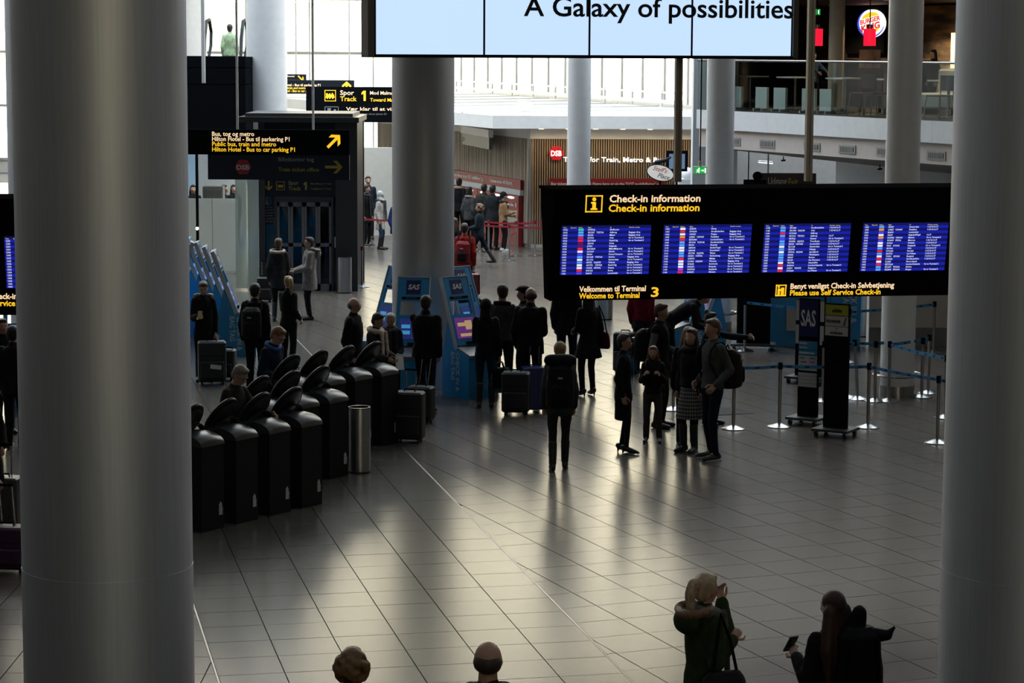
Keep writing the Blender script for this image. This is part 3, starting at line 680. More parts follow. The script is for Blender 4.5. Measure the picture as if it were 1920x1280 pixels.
# ------------------------------------------------------------------ ticket office at the far left
fx0 = D(300, 400, 58).x; fx1 = D(447, 400, 58).x
fr = thing('frosted_screen', 'frosted glass office partition left of the lift', 'partition', (fx0, 58, 0))
FROST = glass('frosted_glass', (.8, .8, .78), .05, .3, haze=.8)
for k in range(3):
    w_ = (fx1 - fx0) / 3; MB().box(k * w_ + .01, (k + 1) * w_ - .01, 0, .03, .06, D(400, 372, 58).z).build('frosted_pane', FROST, fr, smooth=0)
MB().box(0, fx1 - fx0, -.02, .05, 0, .06).build('base_rail', ALU, fr, smooth=0)
q = D(370, 400, 56.5); t = thing('slim_post', 'slim black post standing before the frosted partition', 'post', (q.x, 56.5, 0))
MB().cyl((0, 0, 0), (0, 0, 3.1), .035).build('pole', BLACKM, t); MB().cyl((0, 0, 0), (0, 0, .02), .12).build('foot', BLACKM, t); MB().ell((0, -.05, D(370, 428, 56.5).z), (.04, .03, .04)).build('lamp', em('white_lamp', (1, .95, .9), 2), t)
struct(MB().box(D(200, 330, 69.5).x, D(460, 330, 69.5).x, 69.5, 69.7, 0, 3.4).build('wall_office', M('office_white', (.70, .70, .66), .7, var=.03), smooth=0), 'white rear wall of the ticket office')
struct(MB().box(D(200, 330, 68.5).x, D(367.5, 330, 68.5).x, 68.5, 68.7, 0, 3.4).build('wall_office_blue', M('office_blue', (.40, .60, .78), .7, var=.03), smooth=0), 'pale blue wall panel of the ticket office')
for nm, a in (('office_cabinet', (380, 350, 418, 378)),):
    p = D(a[0], a[3], 62); q = D(a[2], a[1], 62)
    t = thing('office_cabinet', 'pale grey cabinet behind the frosted office partition', 'cabinet', ((p.x + q.x) / 2, 62, 0)); hw = (q.x - p.x) / 2
    MB().box(-hw, hw, 0, .4, 0, q.z).build('body', M('office_grey', (.38, .40, .38), .6, var=.04), t, smooth=0); MB().box(-hw + .04, hw - .04, -.015, 0, q.z - .45, q.z - .1).build('door', M('office_grey2', (.28, .30, .29), .6, var=.04), t, smooth=0)

p = D(400, 330, 64); t = thing('added_office_lamp', 'flat ceiling lamp over the ticket office', 'lamp', (p.x, 64, 3.5))  # unseen lamp, added to brighten the office wall
MB().box(-1.2, 1.2, -.15, .15, 0, .08).build('housing', WHITE, t, smooth=0); MB().box(-1.15, 1.15, -.12, .12, -.01, 0).build('diffuser', em('office_diffuser', (.95, 1, .95), 3), t, smooth=0)
for k in (-1, 1): MB().cyl((k, 0, .08), (k, 0, CZ - 3.5), .01).build('hanging_wire', STEEL, t)
light('added_office_light', 'AREA', 70, (p.x, 64, 3.47), (0, 0, 0), (.95, 1, .96), shape='RECTANGLE', size=2.3, size_y=.24)
# ------------------------------------------------------------------ black escalator at the far left
p = D(352, 106, 58); q = D(461, 243, 58)
es = thing('escalator', 'black clad escalator behind the bus and metro sign', 'escalator', (p.x - 3, 58, 0)); ewid = q.x - p.x + 3
zt1 = p.z; zm1 = D(400, 127, 58).z; zm2 = D(400, 158, 58).z
for a, b in ((3.0, zm2 - .01), (zm2 + .01, zm1 - .01), (zm1 + .01, zt1)):
    MB().box(0, ewid, 0, 6, a, b).build('cladding_panel', BLACK, es, smooth=0)
for dx in (-.5, .55):
    bx = D(452, 60, 68).x - p.x + 3 + dx - .5
    MB().tube([(bx, 9, 3.9), (bx, 9.3, 4.9), (bx, 9.6, 5.8), (bx, 10.1, 6.3), (bx, 10.7, 6.35), (bx, 11.1, 6.0), (bx, 11.0, 5.6), (bx, 10.4, 5.2)], .05).build('handrail', RUB, es)
    MB().box(bx - .01, bx + .01, 9.5, 10.9, 3.9, 6.1).build('balustrade', glass('balustrade_glass', (.8, .85, .84), .08), es, smooth=0)
struct(MB().box(D(300, 100, 66).x, D(459, 100, 66).x, 66, 76, 4.2, 4.45).build('floor_landing', EBL, smooth=0), 'landing at the top of the escalator')
# ------------------------------------------------------------------ mezzanine with restaurant at the right
BP = Vector((4.85, 51.5)); bdir = Vector((.442, -.897)).normalized(); BRZ = math.degrees(math.atan2(bdir.y, bdir.x))
def bworld(x, y, z): c, s_ = math.cos(rad(BRZ)), math.sin(rad(BRZ)); return Vector((BP.x + x * c - y * s_, BP.y + x * s_ + y * c, z))
def bput(o): o.location = (BP.x, BP.y, 0); o.rotation_euler = (0, 0, rad(BRZ)); return o
def bhit(px, py, yl):            # sight line meets the plane local y = yl
    d = ray(px, py); n = Vector((math.cos(rad(BRZ + 90)), math.sin(rad(BRZ + 90)), 0)); p0 = bworld(0, yl, 0)
    k = (p0 - CP).dot(n) / d.dot(n); p = CP + d * k; q = p - bworld(0, 0, 0)
    return Vector((q.x, q.y)).dot(bdir), p.z
BL0, BL1, BD = -1.6, 16.0, 9.5; MZ = 4.21
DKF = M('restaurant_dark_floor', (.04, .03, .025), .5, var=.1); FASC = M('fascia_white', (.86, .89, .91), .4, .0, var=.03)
PINK = M('plaster_warm', (.64, .58, .54), .7, var=.03)
MPOLY = [(BL0 + .3, .02), (BL1, .02), (BL1, BD), (-14.3, BD)]
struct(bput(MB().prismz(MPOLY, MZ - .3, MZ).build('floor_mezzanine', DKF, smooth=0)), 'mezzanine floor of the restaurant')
bal = thing('balcony_edge', 'white balcony edge with glass railing and air vents under the restaurant', 'balcony', (BP.x, BP.y, 0), BRZ)
n = 6; pl = (BL1 - BL0) / n
for k in range(n): MB().box(BL0 + k * pl + .004, BL0 + (k + 1) * pl - .004, -.03, .02, MZ - .42, MZ).build('fascia_panel', FASC, bal, smooth=0)
MB().box(BL0, BL1, .05, .3, MZ - .83, MZ - .42).build('vent_band', PINK, bal, smooth=0)
VG = M('vent_grey', (.42, .42, .42), .5, .3, var=.05); VD = M('vent_dark', (.10, .10, .10), .6, var=.1)
for px in (1375, 1439, 1523, 1589, 1660, 1756):
    x, z = bhit(px, 243 + (px - 1380) * .066 + 24.5 - (px - 1380) * 0, .05); z = MZ - .66
    v = MB().box(x - .30, x + .30, .03, .06, z - .085, z + .085).build('air_vent', VG, bal, smooth=0)
    MB().box(x - .25, x + .25, .025, .035, z - .05, z + .05).build('vent_opening', VD, v, smooth=0)
    m = MB()
    for k in range(9): m.box(x - .24 + k * .055, x - .215 + k * .055, .018, .03, z - .05, z + .05)
    m.build('louvres', VG, v, smooth=0)
GLR = glass('railing_glass', (.78, .84, .82), .06, .02)
n = 9; pl = (BL1 - BL0) / n
for k in range(n): MB().box(BL0 + k * pl + .01, BL0 + (k + 1) * pl - .01, -.005, .01, MZ, MZ + 1.08).build('glass_pane', GLR, bal, smooth=0)
MB().cyl((BL0, .0, MZ + 1.1), (BL1, .0, MZ + 1.1), .025).build('handrail', CHROME, bal)
# sloping soffit, strip lights and sprinklers under the mezzanine
SOF = M('soffit_grey', (.42, .40, .39), .8, var=.03)
sz0, sz1, sd = MZ - .83, MZ - 1.52, 6.5
m = MB(); m.add([(BL0, .06, sz0), (BL1, .06, sz0), (BL1, sd, sz1), (BL0, sd, sz1), (BL0, .06, sz0 + .1), (BL1, .06, sz0 + .1), (BL1, sd, sz1 + .1), (BL0, sd, sz1 + .1)], [(0, 1, 2, 3), (7, 6, 5, 4), (0, 4, 5, 1), (2, 6, 7, 3), (1, 5, 6, 2), (0, 3, 7, 4)])
struct(bput(m.build('ceiling_soffit', SOF, smooth=0)), 'sloping grey soffit under the mezzanine')
struct(bput(MB().box(BL0 - 4, BL1, sd - .05, sd + .2, 0, MZ - .3).build('wall_under_mezzanine', M('wall_cool_white', (.66, .71, .74), .7, var=.02), smooth=0)), 'cool white wall under the mezzanine')
def soff(px, py):
    d = ray(px, py); a = bworld(0, .06, sz0); b = bworld(1, .06, sz0); c = bworld(0, sd, sz1); nn = (b - a).cross(c - a)
    return CP + d * ((a - CP).dot(nn) / d.dot(nn))
for i, (a, b) in enumerate((((1423, 302), (1448, 304)), ((1571, 310), (1601, 312)), )):
    p, q = soff(*a), soff(*b); t = thing('strip_light', ['short white strip light in the sloping soffit near the Exit sign', 'short white strip light in the soffit right of the hanging post'][i], 'light', p)
    MB().cyl((0, 0, -.03), q - p + Vector((0, 0, -.03)), .025).build('tube', em('strip_white', (.9, .95, 1), 1.2), t); MB().cyl((0, 0, 0), q - p, .03).build('tray', WHITE, t)
for i, a in enumerate(((1469, 293), (1650, 309))):
    p = soff(*a); t = thing('sprinkler', ['dark sprinkler head on the soffit above the Exit sign', 'dark sprinkler head on the soffit beside the white column'][i], 'sprinkler', p)
    MB().cyl((0, 0, 0), (0, 0, -.10), .012).build('stem', BLACKM, t); MB().cyl((-.05, 0, -.1), (.05, 0, -.09), .02).build('head', BLACKM, t)
# restaurant interior
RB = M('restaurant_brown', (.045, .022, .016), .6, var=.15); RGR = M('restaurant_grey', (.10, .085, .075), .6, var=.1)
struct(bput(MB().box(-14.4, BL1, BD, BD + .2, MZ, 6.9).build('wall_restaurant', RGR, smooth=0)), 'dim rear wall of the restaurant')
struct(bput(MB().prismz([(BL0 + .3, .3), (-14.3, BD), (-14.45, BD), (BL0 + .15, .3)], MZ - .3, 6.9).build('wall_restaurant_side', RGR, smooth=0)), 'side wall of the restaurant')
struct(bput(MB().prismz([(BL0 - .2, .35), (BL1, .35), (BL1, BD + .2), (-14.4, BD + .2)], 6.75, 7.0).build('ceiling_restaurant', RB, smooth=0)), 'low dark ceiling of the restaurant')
# dark logo panel
xa, za = bhit(1587, 100, BD - .1); xb, zb_ = bhit(1661, 12, BD - .1)
lg = thing('logo_sign', 'round lit restaurant logo on a black panel', 'sign', bworld(0, 0, 0), BRZ)
MB().box(xa, xb, BD - .12, BD - .02, za, zb_).build('black_panel', BLACKM, lg, smooth=0)
cx, cz = bhit(1633, 44, BD - .2); rr = abs(bhit(1658, 44, BD - .2)[0] - bhit(1608, 44, BD - .2)[0]) / 2
rz_ = .37; ang = [2 * PI * k / 48 for k in range(48)]
def disc(sx_, sz_, ox, oz, y0, y1, mat, name, par, a0=0, a1=360):
    A = [rad(a0 + (a1 - a0) * k / 40) for k in range(41)]
    return MB().prism([(cx + ox + rr * sx_ * math.cos(a), cz + oz + rz_ * sz_ * math.sin(a)) for a in A], y0, y1).build(name, mat, par, smooth=0)
BW = em('logo_lit_white', (1, .98, .95), 1.3); BB = em('logo_lit_blue', (.06, .08, .75), 1.0); BY = em('logo_lit_yellow', (.95, .62, .03), 1.1); BR = em('logo_lit_red', (.75, .03, .02), 1.0)
d0 = disc(1, 1, 0, 0, BD - .2, BD - .14, BW, 'disc', lg)
m = MB()
for k in range(26):
    a0, a1 = rad(110 + k * 9.2), rad(110 + (k + 1) * 9.2); w0 = .13 * math.sin(PI * k / 26) + .01; w1 = .13 * math.sin(PI * (k + 1) / 26) + .01
    m.prism([(cx + rr * math.cos(a0), cz + rz_ * math.sin(a0)), (cx + rr * math.cos(a1), cz + rz_ * math.sin(a1)), (cx + rr * (1 - w1) * math.cos(a1), cz + rz_ * (1 - w1) * math.sin(a1)), (cx + rr * (1 - w0) * math.cos(a0), cz + rz_ * (1 - w0) * math.sin(a0))], BD - .215, BD - .2)
m.build('blue_crescent', BB, d0, smooth=0)
T30 = Matrix.Translation((cx, 0, cz)) @ Matrix.Rotation(rad(-8), 4, 'Y') @ Matrix.Translation((-cx, 0, -cz))
for s1, a0, a1 in ((1, 35, 145), (-1, 215, 325)):
    A = [rad(a0 + (a1 - a0) * k / 20) for k in range(21)]
    MB().prism([(cx + rr * .80 * math.cos(a), cz + rz_ * .80 * math.sin(a)) for a in A], BD - .225, BD - .2, T30).build('bun', BY, d0, smooth=0)
text(d0, 'BURGER', cx, cz + .03, .125, BR, .03, width=rr * 1.5, y=BD - .22, align='c', T=T30); text(d0, 'KING', cx, cz - .17, .17, BR, .04, width=rr * 1.4, y=BD - .22, align='c', T=T30)
# mural: warm evening clouds, painted panel
mu = bpy.data.materials.new('mural_clouds'); mu.use_nodes = True; t_ = mu.node_tree; b_ = t_.nodes['Principled BSDF']; b_.inputs['Roughness'].default_value = .6
nz = t_.nodes.new('ShaderNodeTexNoise'); nz.inputs['Scale'].default_value = 1.2; nz.inputs['Detail'].default_value = 6; mp = t_.nodes.new('ShaderNodeMapping'); mp.inputs['Scale'].default_value = (1, 1, 3.5); tc_ = t_.nodes.new('ShaderNodeTexCoord')
rm = t_.nodes.new('ShaderNodeValToRGB'); e_ = rm.color_ramp.elements; e_[0].position = .35; e_[0].color = (.10, .09, .07, 1); e_[1].position = .68; e_[1].color = (.95, .62, .30, 1); e2 = e_.new(.52); e2.color = (.40, .30, .20, 1)
t_.links.new(tc_.outputs['Object'], mp.inputs[0]); t_.links.new(mp.outputs[0], nz.inputs['Vector']); t_.links.new(nz.outputs['Fac'], rm.inputs[0]); t_.links.new(rm.outputs[0], b_.inputs['Base Color'])
xa, _ = bhit(1700, 60, BD - .06); xb, _ = bhit(1800, 60, BD - .06)
t = thing('wall_mural', 'wall mural of warm evening clouds behind the restaurant tables', 'mural', bworld(0, 0, 0), BRZ)
MB().box(xa, xb + .6, BD - .08, BD - .01, MZ + .2, 6.7).build('panel', mu, t, smooth=0)
x, _ = bhit(1786, 70, BD - .3); MB().box(x - .06, x + .06, BD - .3, BD - .2, MZ + .9, 6.0).build('lit_strip', em('warm_strip', (1, .7, .35), 2.5), t, smooth=0)
for i, (px, y0_, y1_) in enumerate(((1532, 54, 86), (1631, 54, 86))):
    x, z1_ = bhit(px, y0_, 4.5); _, z0_ = bhit(px, y1_, 4.5)
    t = thing('pendant_lamp', ['red glowing pendant lamp at the right end of the advertising screen', 'red glowing pendant lamp hanging before the round lit sign'][i], 'lamp', bworld(x, 4.5, z0_), BRZ, 'red pendant lamps')
    MB().lathe([(.10, 0), (.14, 0), (.14, z1_ - z0_), (.10, z1_ - z0_)], 20).build('shade', em('red_shade', (.85, .01, .04), 1.1), t); MB().cyl((0, 0, z1_ - z0_), (0, 0, 6.75 - z0_), .012).build('cord', BLACKM, t); MB().cyl((0, 0, z1_ - z0_), (0, 0, z1_ - z0_ + .1), .07).build('cap', STEEL, t)
for k, (xx, yy) in enumerate(((1.0, 3), (4.5, 3), (-1.5, 5), (-5.0, 8.0), (-8.5, 8.2))):
    p = bworld(xx, yy, 6.72); t = thing('ceiling_lamp', 'round warm downlight in the restaurant ceiling, %s from the balcony end' % ordn[k], 'lamp', p, 0, 'restaurant downlights')
    MB().cyl((0, 0, 0), (0, 0, .03), .12).build('ring', STEEL, t); MB().cyl((0, 0, -.005), (0, 0, .0), .09).build('bulb', em('warm_bulb', (1, .8, .5), 6), t)
    light('downlight', 'SPOT', 200, p - Vector((0, 0, .05)), (0, 0, 0), (1, .72, .45), spot_size=rad(130), spot_blend=.6, shadow_soft_size=.1)
# counter, low white screens, tables, chairs
x0_, _ = bhit(1395, 108, 5.5); x1_, _ = bhit(1700, 108, 5.5)
t = thing('service_counter', 'long dark brown counter inside the restaurant', 'counter', bworld(0, 0, 0), BRZ)
MB().box(x0_ + .6, x1_, 5.5, 6.2, MZ, MZ + 1.05).build('body', RB, t, smooth=0); MB().box(x0_ + .55, x1_ + .05, 5.45, 6.25, MZ + 1.05, MZ + 1.11).build('top', M('counter_wood', (.14, .06, .03), .4, var=.1), t, smooth=0)
LWM = M('low_screen_white', (.62, .66, .64), .6, var=.03)
for i, (a, b) in enumerate(((1380, 1393), (1420, 1441), (1454, 1476), (1507, 1531), (1540, 1562))):
    x0_, _ = bhit(a, 190, .75); x1_, _ = bhit(b, 190, .75)
    t = thing('low_screen', 'low white screen behind the railing glass, %s from the white column' % ordn[i], 'screen', bworld(0, 0, 0), BRZ, 'low white screens behind the glass')
    MB().box(x0_, x1_, .7, .76, MZ + .06, MZ + .52).build('panel', LWM, t, smooth=0)
    for k in (x0_ + .05, x1_ - .09): MB().box(k, k + .04, .6, .86, MZ, MZ + .06).build('foot', ALU, t, smooth=0)
for i, (a, b, y_) in enumerate(((1393, 1420, 147), (1478, 1506, 148), (1570, 1601, 150), (1655, 1668, 151), (1766, 1792, 157))):
    x0_, z_ = bhit(a, y_, 1.6); x1_, _ = bhit(b, y_, 1.6); xm = (x0_ + x1_) / 2; hw = max(.32, (x1_ - x0_) / 2)
    t = thing('cafe_table', 'small white topped table behind the railing, %s from the white column' % ordn[i], 'table', bworld(xm, 1.6, MZ), BRZ, 'small white cafe tables')
    MB().box(-hw, hw, -.3, .3, .72, .75).build('table_top', WHITE, t, smooth=0); MB().cyl((0, 0, .02), (0, 0, .72), .03).build('pedestal', CHROME, t); MB().cyl((0, 0, 0), (0, 0, .02), .22).build('base', CHROME, t)
def bchair(x, y, label, rot):
    t = thing('cafe_chair', label, 'chair', bworld(x, y, MZ), BRZ + rot, 'chrome legged chairs by the railing')
    MB().rbox(-.2, .2, -.2, .2, .44, .47, .03).build('seat', RB, t); MB().rbox(-.19, .19, .19, .22, .55, .85, .01).build('backrest', RB, t)
    for sx_ in (-1, 1):
        for sy in (-1, 1): MB().tube([(sx_ * .22, sy * .22, 0), (sx_ * .18, sy * .18, .44)], .012).build('leg', CHROME, t)
        MB().tube([(sx_ * .17, .19, .44), (sx_ * .17, .22, .85)], .01).build('back_post', CHROME, t)
for px, yl, lb, rot in ((1617, .75, 'chrome legged chair at the railing left of the right white column', 20), (1645, 1.1, 'chrome legged chair partly behind the right white column', -15), (1762, .8, 'chrome legged chair at the railing below the cloud mural', 10)):
    x, _ = bhit(px, 190, yl); bchair(x, yl, lb, rot)
x, _ = bhit(1630, 160, 2.6); t = thing('menu_stand', 'dark red menu board standing behind the glass railing', 'sign', bworld(x, 2.6, MZ), BRZ)
MB().box(-.45, .45, 0, .05, .35, .95).build('board', M('menu_maroon', (.10, .012, .012), .4, var=.1), t, smooth=0); MB().box(-.4, .4, -.01, 0, .95, 1.35).build('picture', M('menu_picture', (.30, .16, .10), .5, var=.5, scale=4), t, smooth=0)
for k in (-.4, .36): MB().box(k, k + .04, 0, .05, 0, .36).build('foot', BLACKM, t, smooth=0)
x, _ = bhit(1567, 150, 1.9); t = thing('inner_column', 'beige round column inside the restaurant behind the railing', 'column', bworld(x, 1.9, MZ)); MB().cyl((0, 0, .1), (0, 0, 2.54), .17, n=28).build('shaft', M('beige_paint', (.42, .36, .28), .5, var=.05), t); MB().cyl((0, 0, 0), (0, 0, .1), .19, n=28).build('base', STEEL, t)
t = thing('lounge_seat', 'pale curved lounge seat below the cloud mural', 'seat', bworld(bhit(1774, 160, 3)[0], 3, MZ), BRZ)
MB().rbox(-.6, .6, -.35, .3, .12, .45, .08).build('seat', LWM, t); MB().rbox(-.6, .6, .2, .42, .12, .95, .08).build('backrest', LWM, t)
for k in (-.5, .5): MB().box(k - .03, k + .03, -.2, .2, 0, .12).build('foot', BLACKM, t, smooth=0)

# white pier left of the balcony, hanging exit sign, Exit sign under the mezzanine, bar sign
a, b = D(1300, 200, 56).x, D(1384, 200, 56).x
struct(MB().box(a, b, 56, 56.6, 0, 7.5).build('wall_pier', M('pier_white', (.68, .73, .77), .6, var=.02), smooth=0), 'cool white wall pier beside the balcony')
s = Sign('exit_sign', 'small hanging green emergency exit sign with running figure', 1301, 312, 1325, 326, 44.5, mat=WHITE, thick=.1)
GRN = em('exit_green', (.01, .35, .06), 1.0)
f = MB().box(s.x(1302.5), s.x(1324.5), -.006, 0, s.z(325), s.z(313)).build('green_face', GRN, s.t, smooth=0)
m = MB(); m.ell((s.x(1310.5), -.01, s.z(315.5)), (.012, .006, .012)); m.tube([(s.x(1310), -.01, s.z(317)), (s.x(1309), -.01, s.z(320))], .012, 6); m.tube([(s.x(1309), -.01, s.z(320)), (s.x(1311), -.01, s.z(322)), (s.x(1310), -.01, s.z(324))], .007, 6); m.tube([(s.x(1309), -.01, s.z(320)), (s.x(1306), -.01, s.z(323))], .007, 6); m.tube([(s.x(1306), -.01, s.z(319)), (s.x(1310), -.01, s.z(317.5)), (s.x(1312), -.01, s.z(319))], .006, 6)
m.build('running_figure', em('exit_white', (.9, 1, .8), 1.5), f); m = MB(); m.box(s.x(1314), s.x(1318), -.012, -.006, s.z(320), s.z(319)); m.prism([(s.x(1317.5), s.z(317.5)), (s.x(1320), s.z(319.5)), (s.x(1317.5), s.z(321.5))], -.012, -.006); m.box(s.x(1321), s.x(1323.5), -.012, -.006, s.z(324), s.z(315)); m.build('arrow_and_door', MC['exit_white'], f, smooth=0)
MB().cyl((0, .05, s.H), (0, .05, s.H + .1), .035).build('socket', ALU, s.t); MB().cyl((0, .05, s.H + .1), (0, .05, 14), .012).build('hanging_rod', BLACKM, s.t)
s = Sign('exit_sign', 'green emergency exit sign at the restaurant entrance right of the advert screen', 1529, 17, 1538, 28, 58, mat=GRN, thick=.08, body='green_face')
MB().box(s.x(1532), s.x(1535), -.01, 0, s.z(26), s.z(19)).build('running_figure', MC['exit_white'], s.t, smooth=0); MB().cyl((0, .04, s.H), (0, .04, 1.2), .01).build('hanging_rod', BLACKM, s.t)
s = Sign('udgang_sign', 'dark sign reading Udgang Exit hanging under the mezzanine', 1427, 325, 1530, 352, 53, mat=M('udgang_dark', (.05, .02, .018), .4, var=.3, scale=1.5))
s.text('Udgang', 1440, 1475, 346, 14, M('print_cream', (.62, .56, .48), .5, var=0), .015); s.text('Exit', 1478, 1496, 347.5, 14, TXY, .015)
for p_ in (1440, 1516): MB().cyl((s.x(p_), .05, s.H), (s.x(p_), .05, s.H + .5), .018).build('hanging_rod', ALU, s.t)
t = thing('sign_spotlight', 'dark lamp arm beside the Udgang Exit sign', 'lamp', D(1395, 347, 52)); MB().box(0, .5, 0, .12, -.02, .12).build('arm', BLACKM, t, smooth=0); MB().ell((.3, .05, .2), (.11, .11, .1)).build('head', BLACKM, t); MB().cyl((.1, .06, .1), (.1, .06, 1.1), .012).build('hanging_rod', BLACKM, t)
# oval Steff's Place sign with a dog silhouette, on a post, plus screen
p = D(1238, 324, 60.5); t = thing('oval_sign', "white oval sign with script lettering and a dark dachshund on top", 'sign', (p.x, 60.5, 0))
Ez = p.z; A = [2 * PI * k / 40 for k in range(40)]; Tl = Matrix.Translation((0, 0, Ez)) @ Matrix.Rotation(rad(14), 4, 'Y') @ Matrix.Translation((0, 0, -Ez))
rim = MB().prism([(.365 * math.cos(a), Ez + .215 * math.sin(a)) for a in A], -.02, .06, Tl).build('rim', NAVYS, t, smooth=0)
fc = MB().prism([(.34 * math.cos(a), Ez + .19 * math.sin(a)) for a in A], -.03, -.02, Tl).build('face', M('oval_white', (.72, .70, .66), .4, emit=(1, .97, .9), es=.25, var=.03), t, smooth=0)
text(fc, "Steff's", -.22, Ez + .03, .12, TXR, .0, width=.36, y=-.032, T=Tl, shear=.35); text(fc, 'Place', -.05, Ez - .12, .12, TXK, .0, width=.30, y=-.032, T=Tl, shear=.3)
m = MB(); m.cap((-.10, .02, Ez + .27), (.15, .02, Ez + .33), .055, .05); m.cap((.15, .02, Ez + .34), (.26, .02, Ez + .40), .04, .025); m.ell((.17, .02, Ez + .30), (.03, .03, .05)); m.tube([(-.12, .02, Ez + .28), (-.24, .02, Ez + .22)], [.02, .008])
for q in (-.1, .0, .1): m.cap((q, .02, Ez + .28), (q - .02, .02, Ez + .20), .02, .015)
m.build('dog_figure', NAVYS, t); MB().cyl((0, .03, 0), (0, .03, Ez - .2), .03).build('post', BLACKM, t); MB().cyl((0, .03, 0), (0, .03, .03), .25).build('foot', BLACKM, t)
p = D(1270, 302, 61.5); t = thing('menu_display', 'dark tilted display panel on a post above the oval sign', 'screen', (p.x, 61.5, 0), 8)
MB().box(-.27, .27, 0, .08, p.z - .27, p.z + .27).build('casing', BLACKM, t, smooth=0); MB().box(-.22, .2, -.01, 0, p.z - .2, p.z + .19).build('picture', em('display_blue', (.10, .16, .26), .8), t, smooth=0); MB().cyl((0, .06, 0), (0, .06, p.z - .2), .03).build('post', BLACKM, t); MB().box(-.3, .3, -.15, .25, 0, .03).build('foot', BLACKM, t, smooth=0)
p = D(1288, 330, 62.5); t = thing('kiosk_hood', 'rounded white kiosk hood behind the hanging post', 'kiosk', (p.x, 62.5, 0))
MB().rbox(-.3, .3, -.2, .3, 0, 2.2, .12).build('body', WHITE, t); MB().ell((0, .05, 2.15), (.3, .25, .3)).build('dome', WHITE, t)
# ------------------------------------------------------------------ black self-service terminals (three rows)
KU = Vector((math.sin(rad(34.9)), math.cos(rad(34.9)), 0)); KV = Vector((-KU.y, KU.x, 0)); KRZ = -124.9
KB = M('terminal_black', (.008, .009, .011), .5, spec=.2, var=.12); KL = M('terminal_lid', (.030, .031, .034), .30, spec=.5, var=.08)
KSC = M('terminal_screen', (.02, .03, .05), .15, emit=(.15, .25, .45), es=.4, var=0)
def make_terminal():
    t = thing('check_in_terminal', '', 'terminal', (0, 0, 0), KRZ, 'black self-service terminals')
    w, d = .19, .22
    MB().box(-w, w, -d, d, 0, 1.0).build('pedestal', KB, t, smooth=0)
    prof = [(d + .012, .985)]
    for k in range(9): a = rad(10 + 75 * k / 8); prof.append((d + .01 - .36 * (1 - math.cos(a * .9)) * 1.0, .99 + .125 * math.sin(a)))
    prof += [(-d, 1.10), (-d, .985)]
    R = []
    for kx in range(9):
        xx = -w - .008 + (2 * w + .016) * kx / 8; bow = .028 * (1 - ((kx - 4) / 4.0) ** 2)
        R.append([Vector((xx, p[0], p[1] + (bow if p[1] > 1.0 else 0))) for p in prof])
    MB().loft(R).build('lid', KL, t, 55)
    m = MB(); A = [rad(-8 + 196 * k / 18) for k in range(19)]
    outer = [(.205 * math.cos(a), 1.03 + .20 * math.sin(a)) for a in A]; inner = [(.185 * math.cos(a), 1.03 + .18 * math.sin(a)) for a in A]
    for k in range(18): m.prism([outer[k], outer[k + 1], inner[k + 1], inner[k]], -.12, -.04)
    m.build('arch_rim', KB, t)
    Rt = Matrix.Rotation(rad(-38), 3, 'X'); hd = MB().ell((0, -.17, 1.20), (.20, .045, .285), 28, 14, Rt).build('display_head', KL, t)
    c = Vector((0, -.17, 1.20)); ed = MB()
    ed.loft([[c + Rt @ Vector((rx * math.cos(2 * PI * k / 28), yy, rz2 * math.sin(2 * PI * k / 28))) for k in range(28)] for rx, rz2, yy in ((.19, .27, -.05), (.212, .297, -.03), (.212, .297, .0), (.19, .27, .02))]).build('edge_band', KB, t)
    MB().add([c + Rt @ Vector(q) for q in ((-.13, -.062, -.1), (.13, -.062, -.1), (.13, -.062, .12), (-.13, -.062, .12))], [(0, 1, 2, 3)]).build('touch_screen', KSC, hd, smooth=0)
    MB().box(-.06, .06, -d - .10, -d, .80, .90).build('printer_slot', KL, t, smooth=0)
    m = MB(); m.box(.03 - w, .09 - w, d + .001, d + .003, .16, .25); m.box(.04 - w, .09 - w, d + .001, d + .003, .25, .29); m.box(.05 - w, .075 - w, d + .001, d + .003, .29, .31)
    m.build('paper_label', M('label_white', (.5, .5, .5), .6, var=.15, scale=30), t, smooth=0)
    return t
def corner_to_center(px, py): return G(px, py) - KU * .19 + KV * .22
proto = make_terminal(); used = False
rows = [('front', corner_to_center(604, 944), 4), ('middle', corner_to_center(653, 890.6), 3), ('rear', corner_to_center(747, 829.7), 4)]
oname = {'front': ['rightmost', 'second from the right', 'third from the right', 'leftmost, partly behind the steel column'], 'middle': ['rightmost, beside the steel bin', 'centre', 'leftmost'], 'rear': ['rightmost, beside the black suitcase', 'second from the right', 'third from the right', 'leftmost']}
for nm, c0, n in rows:
    for k in range(n):
        o = proto if not used else copy_tree(proto); used = True
        o.location = c0 - KU * (.592 * k); o['label'] = 'black terminal with oval head in the %s row, %s' % (nm, oname[nm][k])

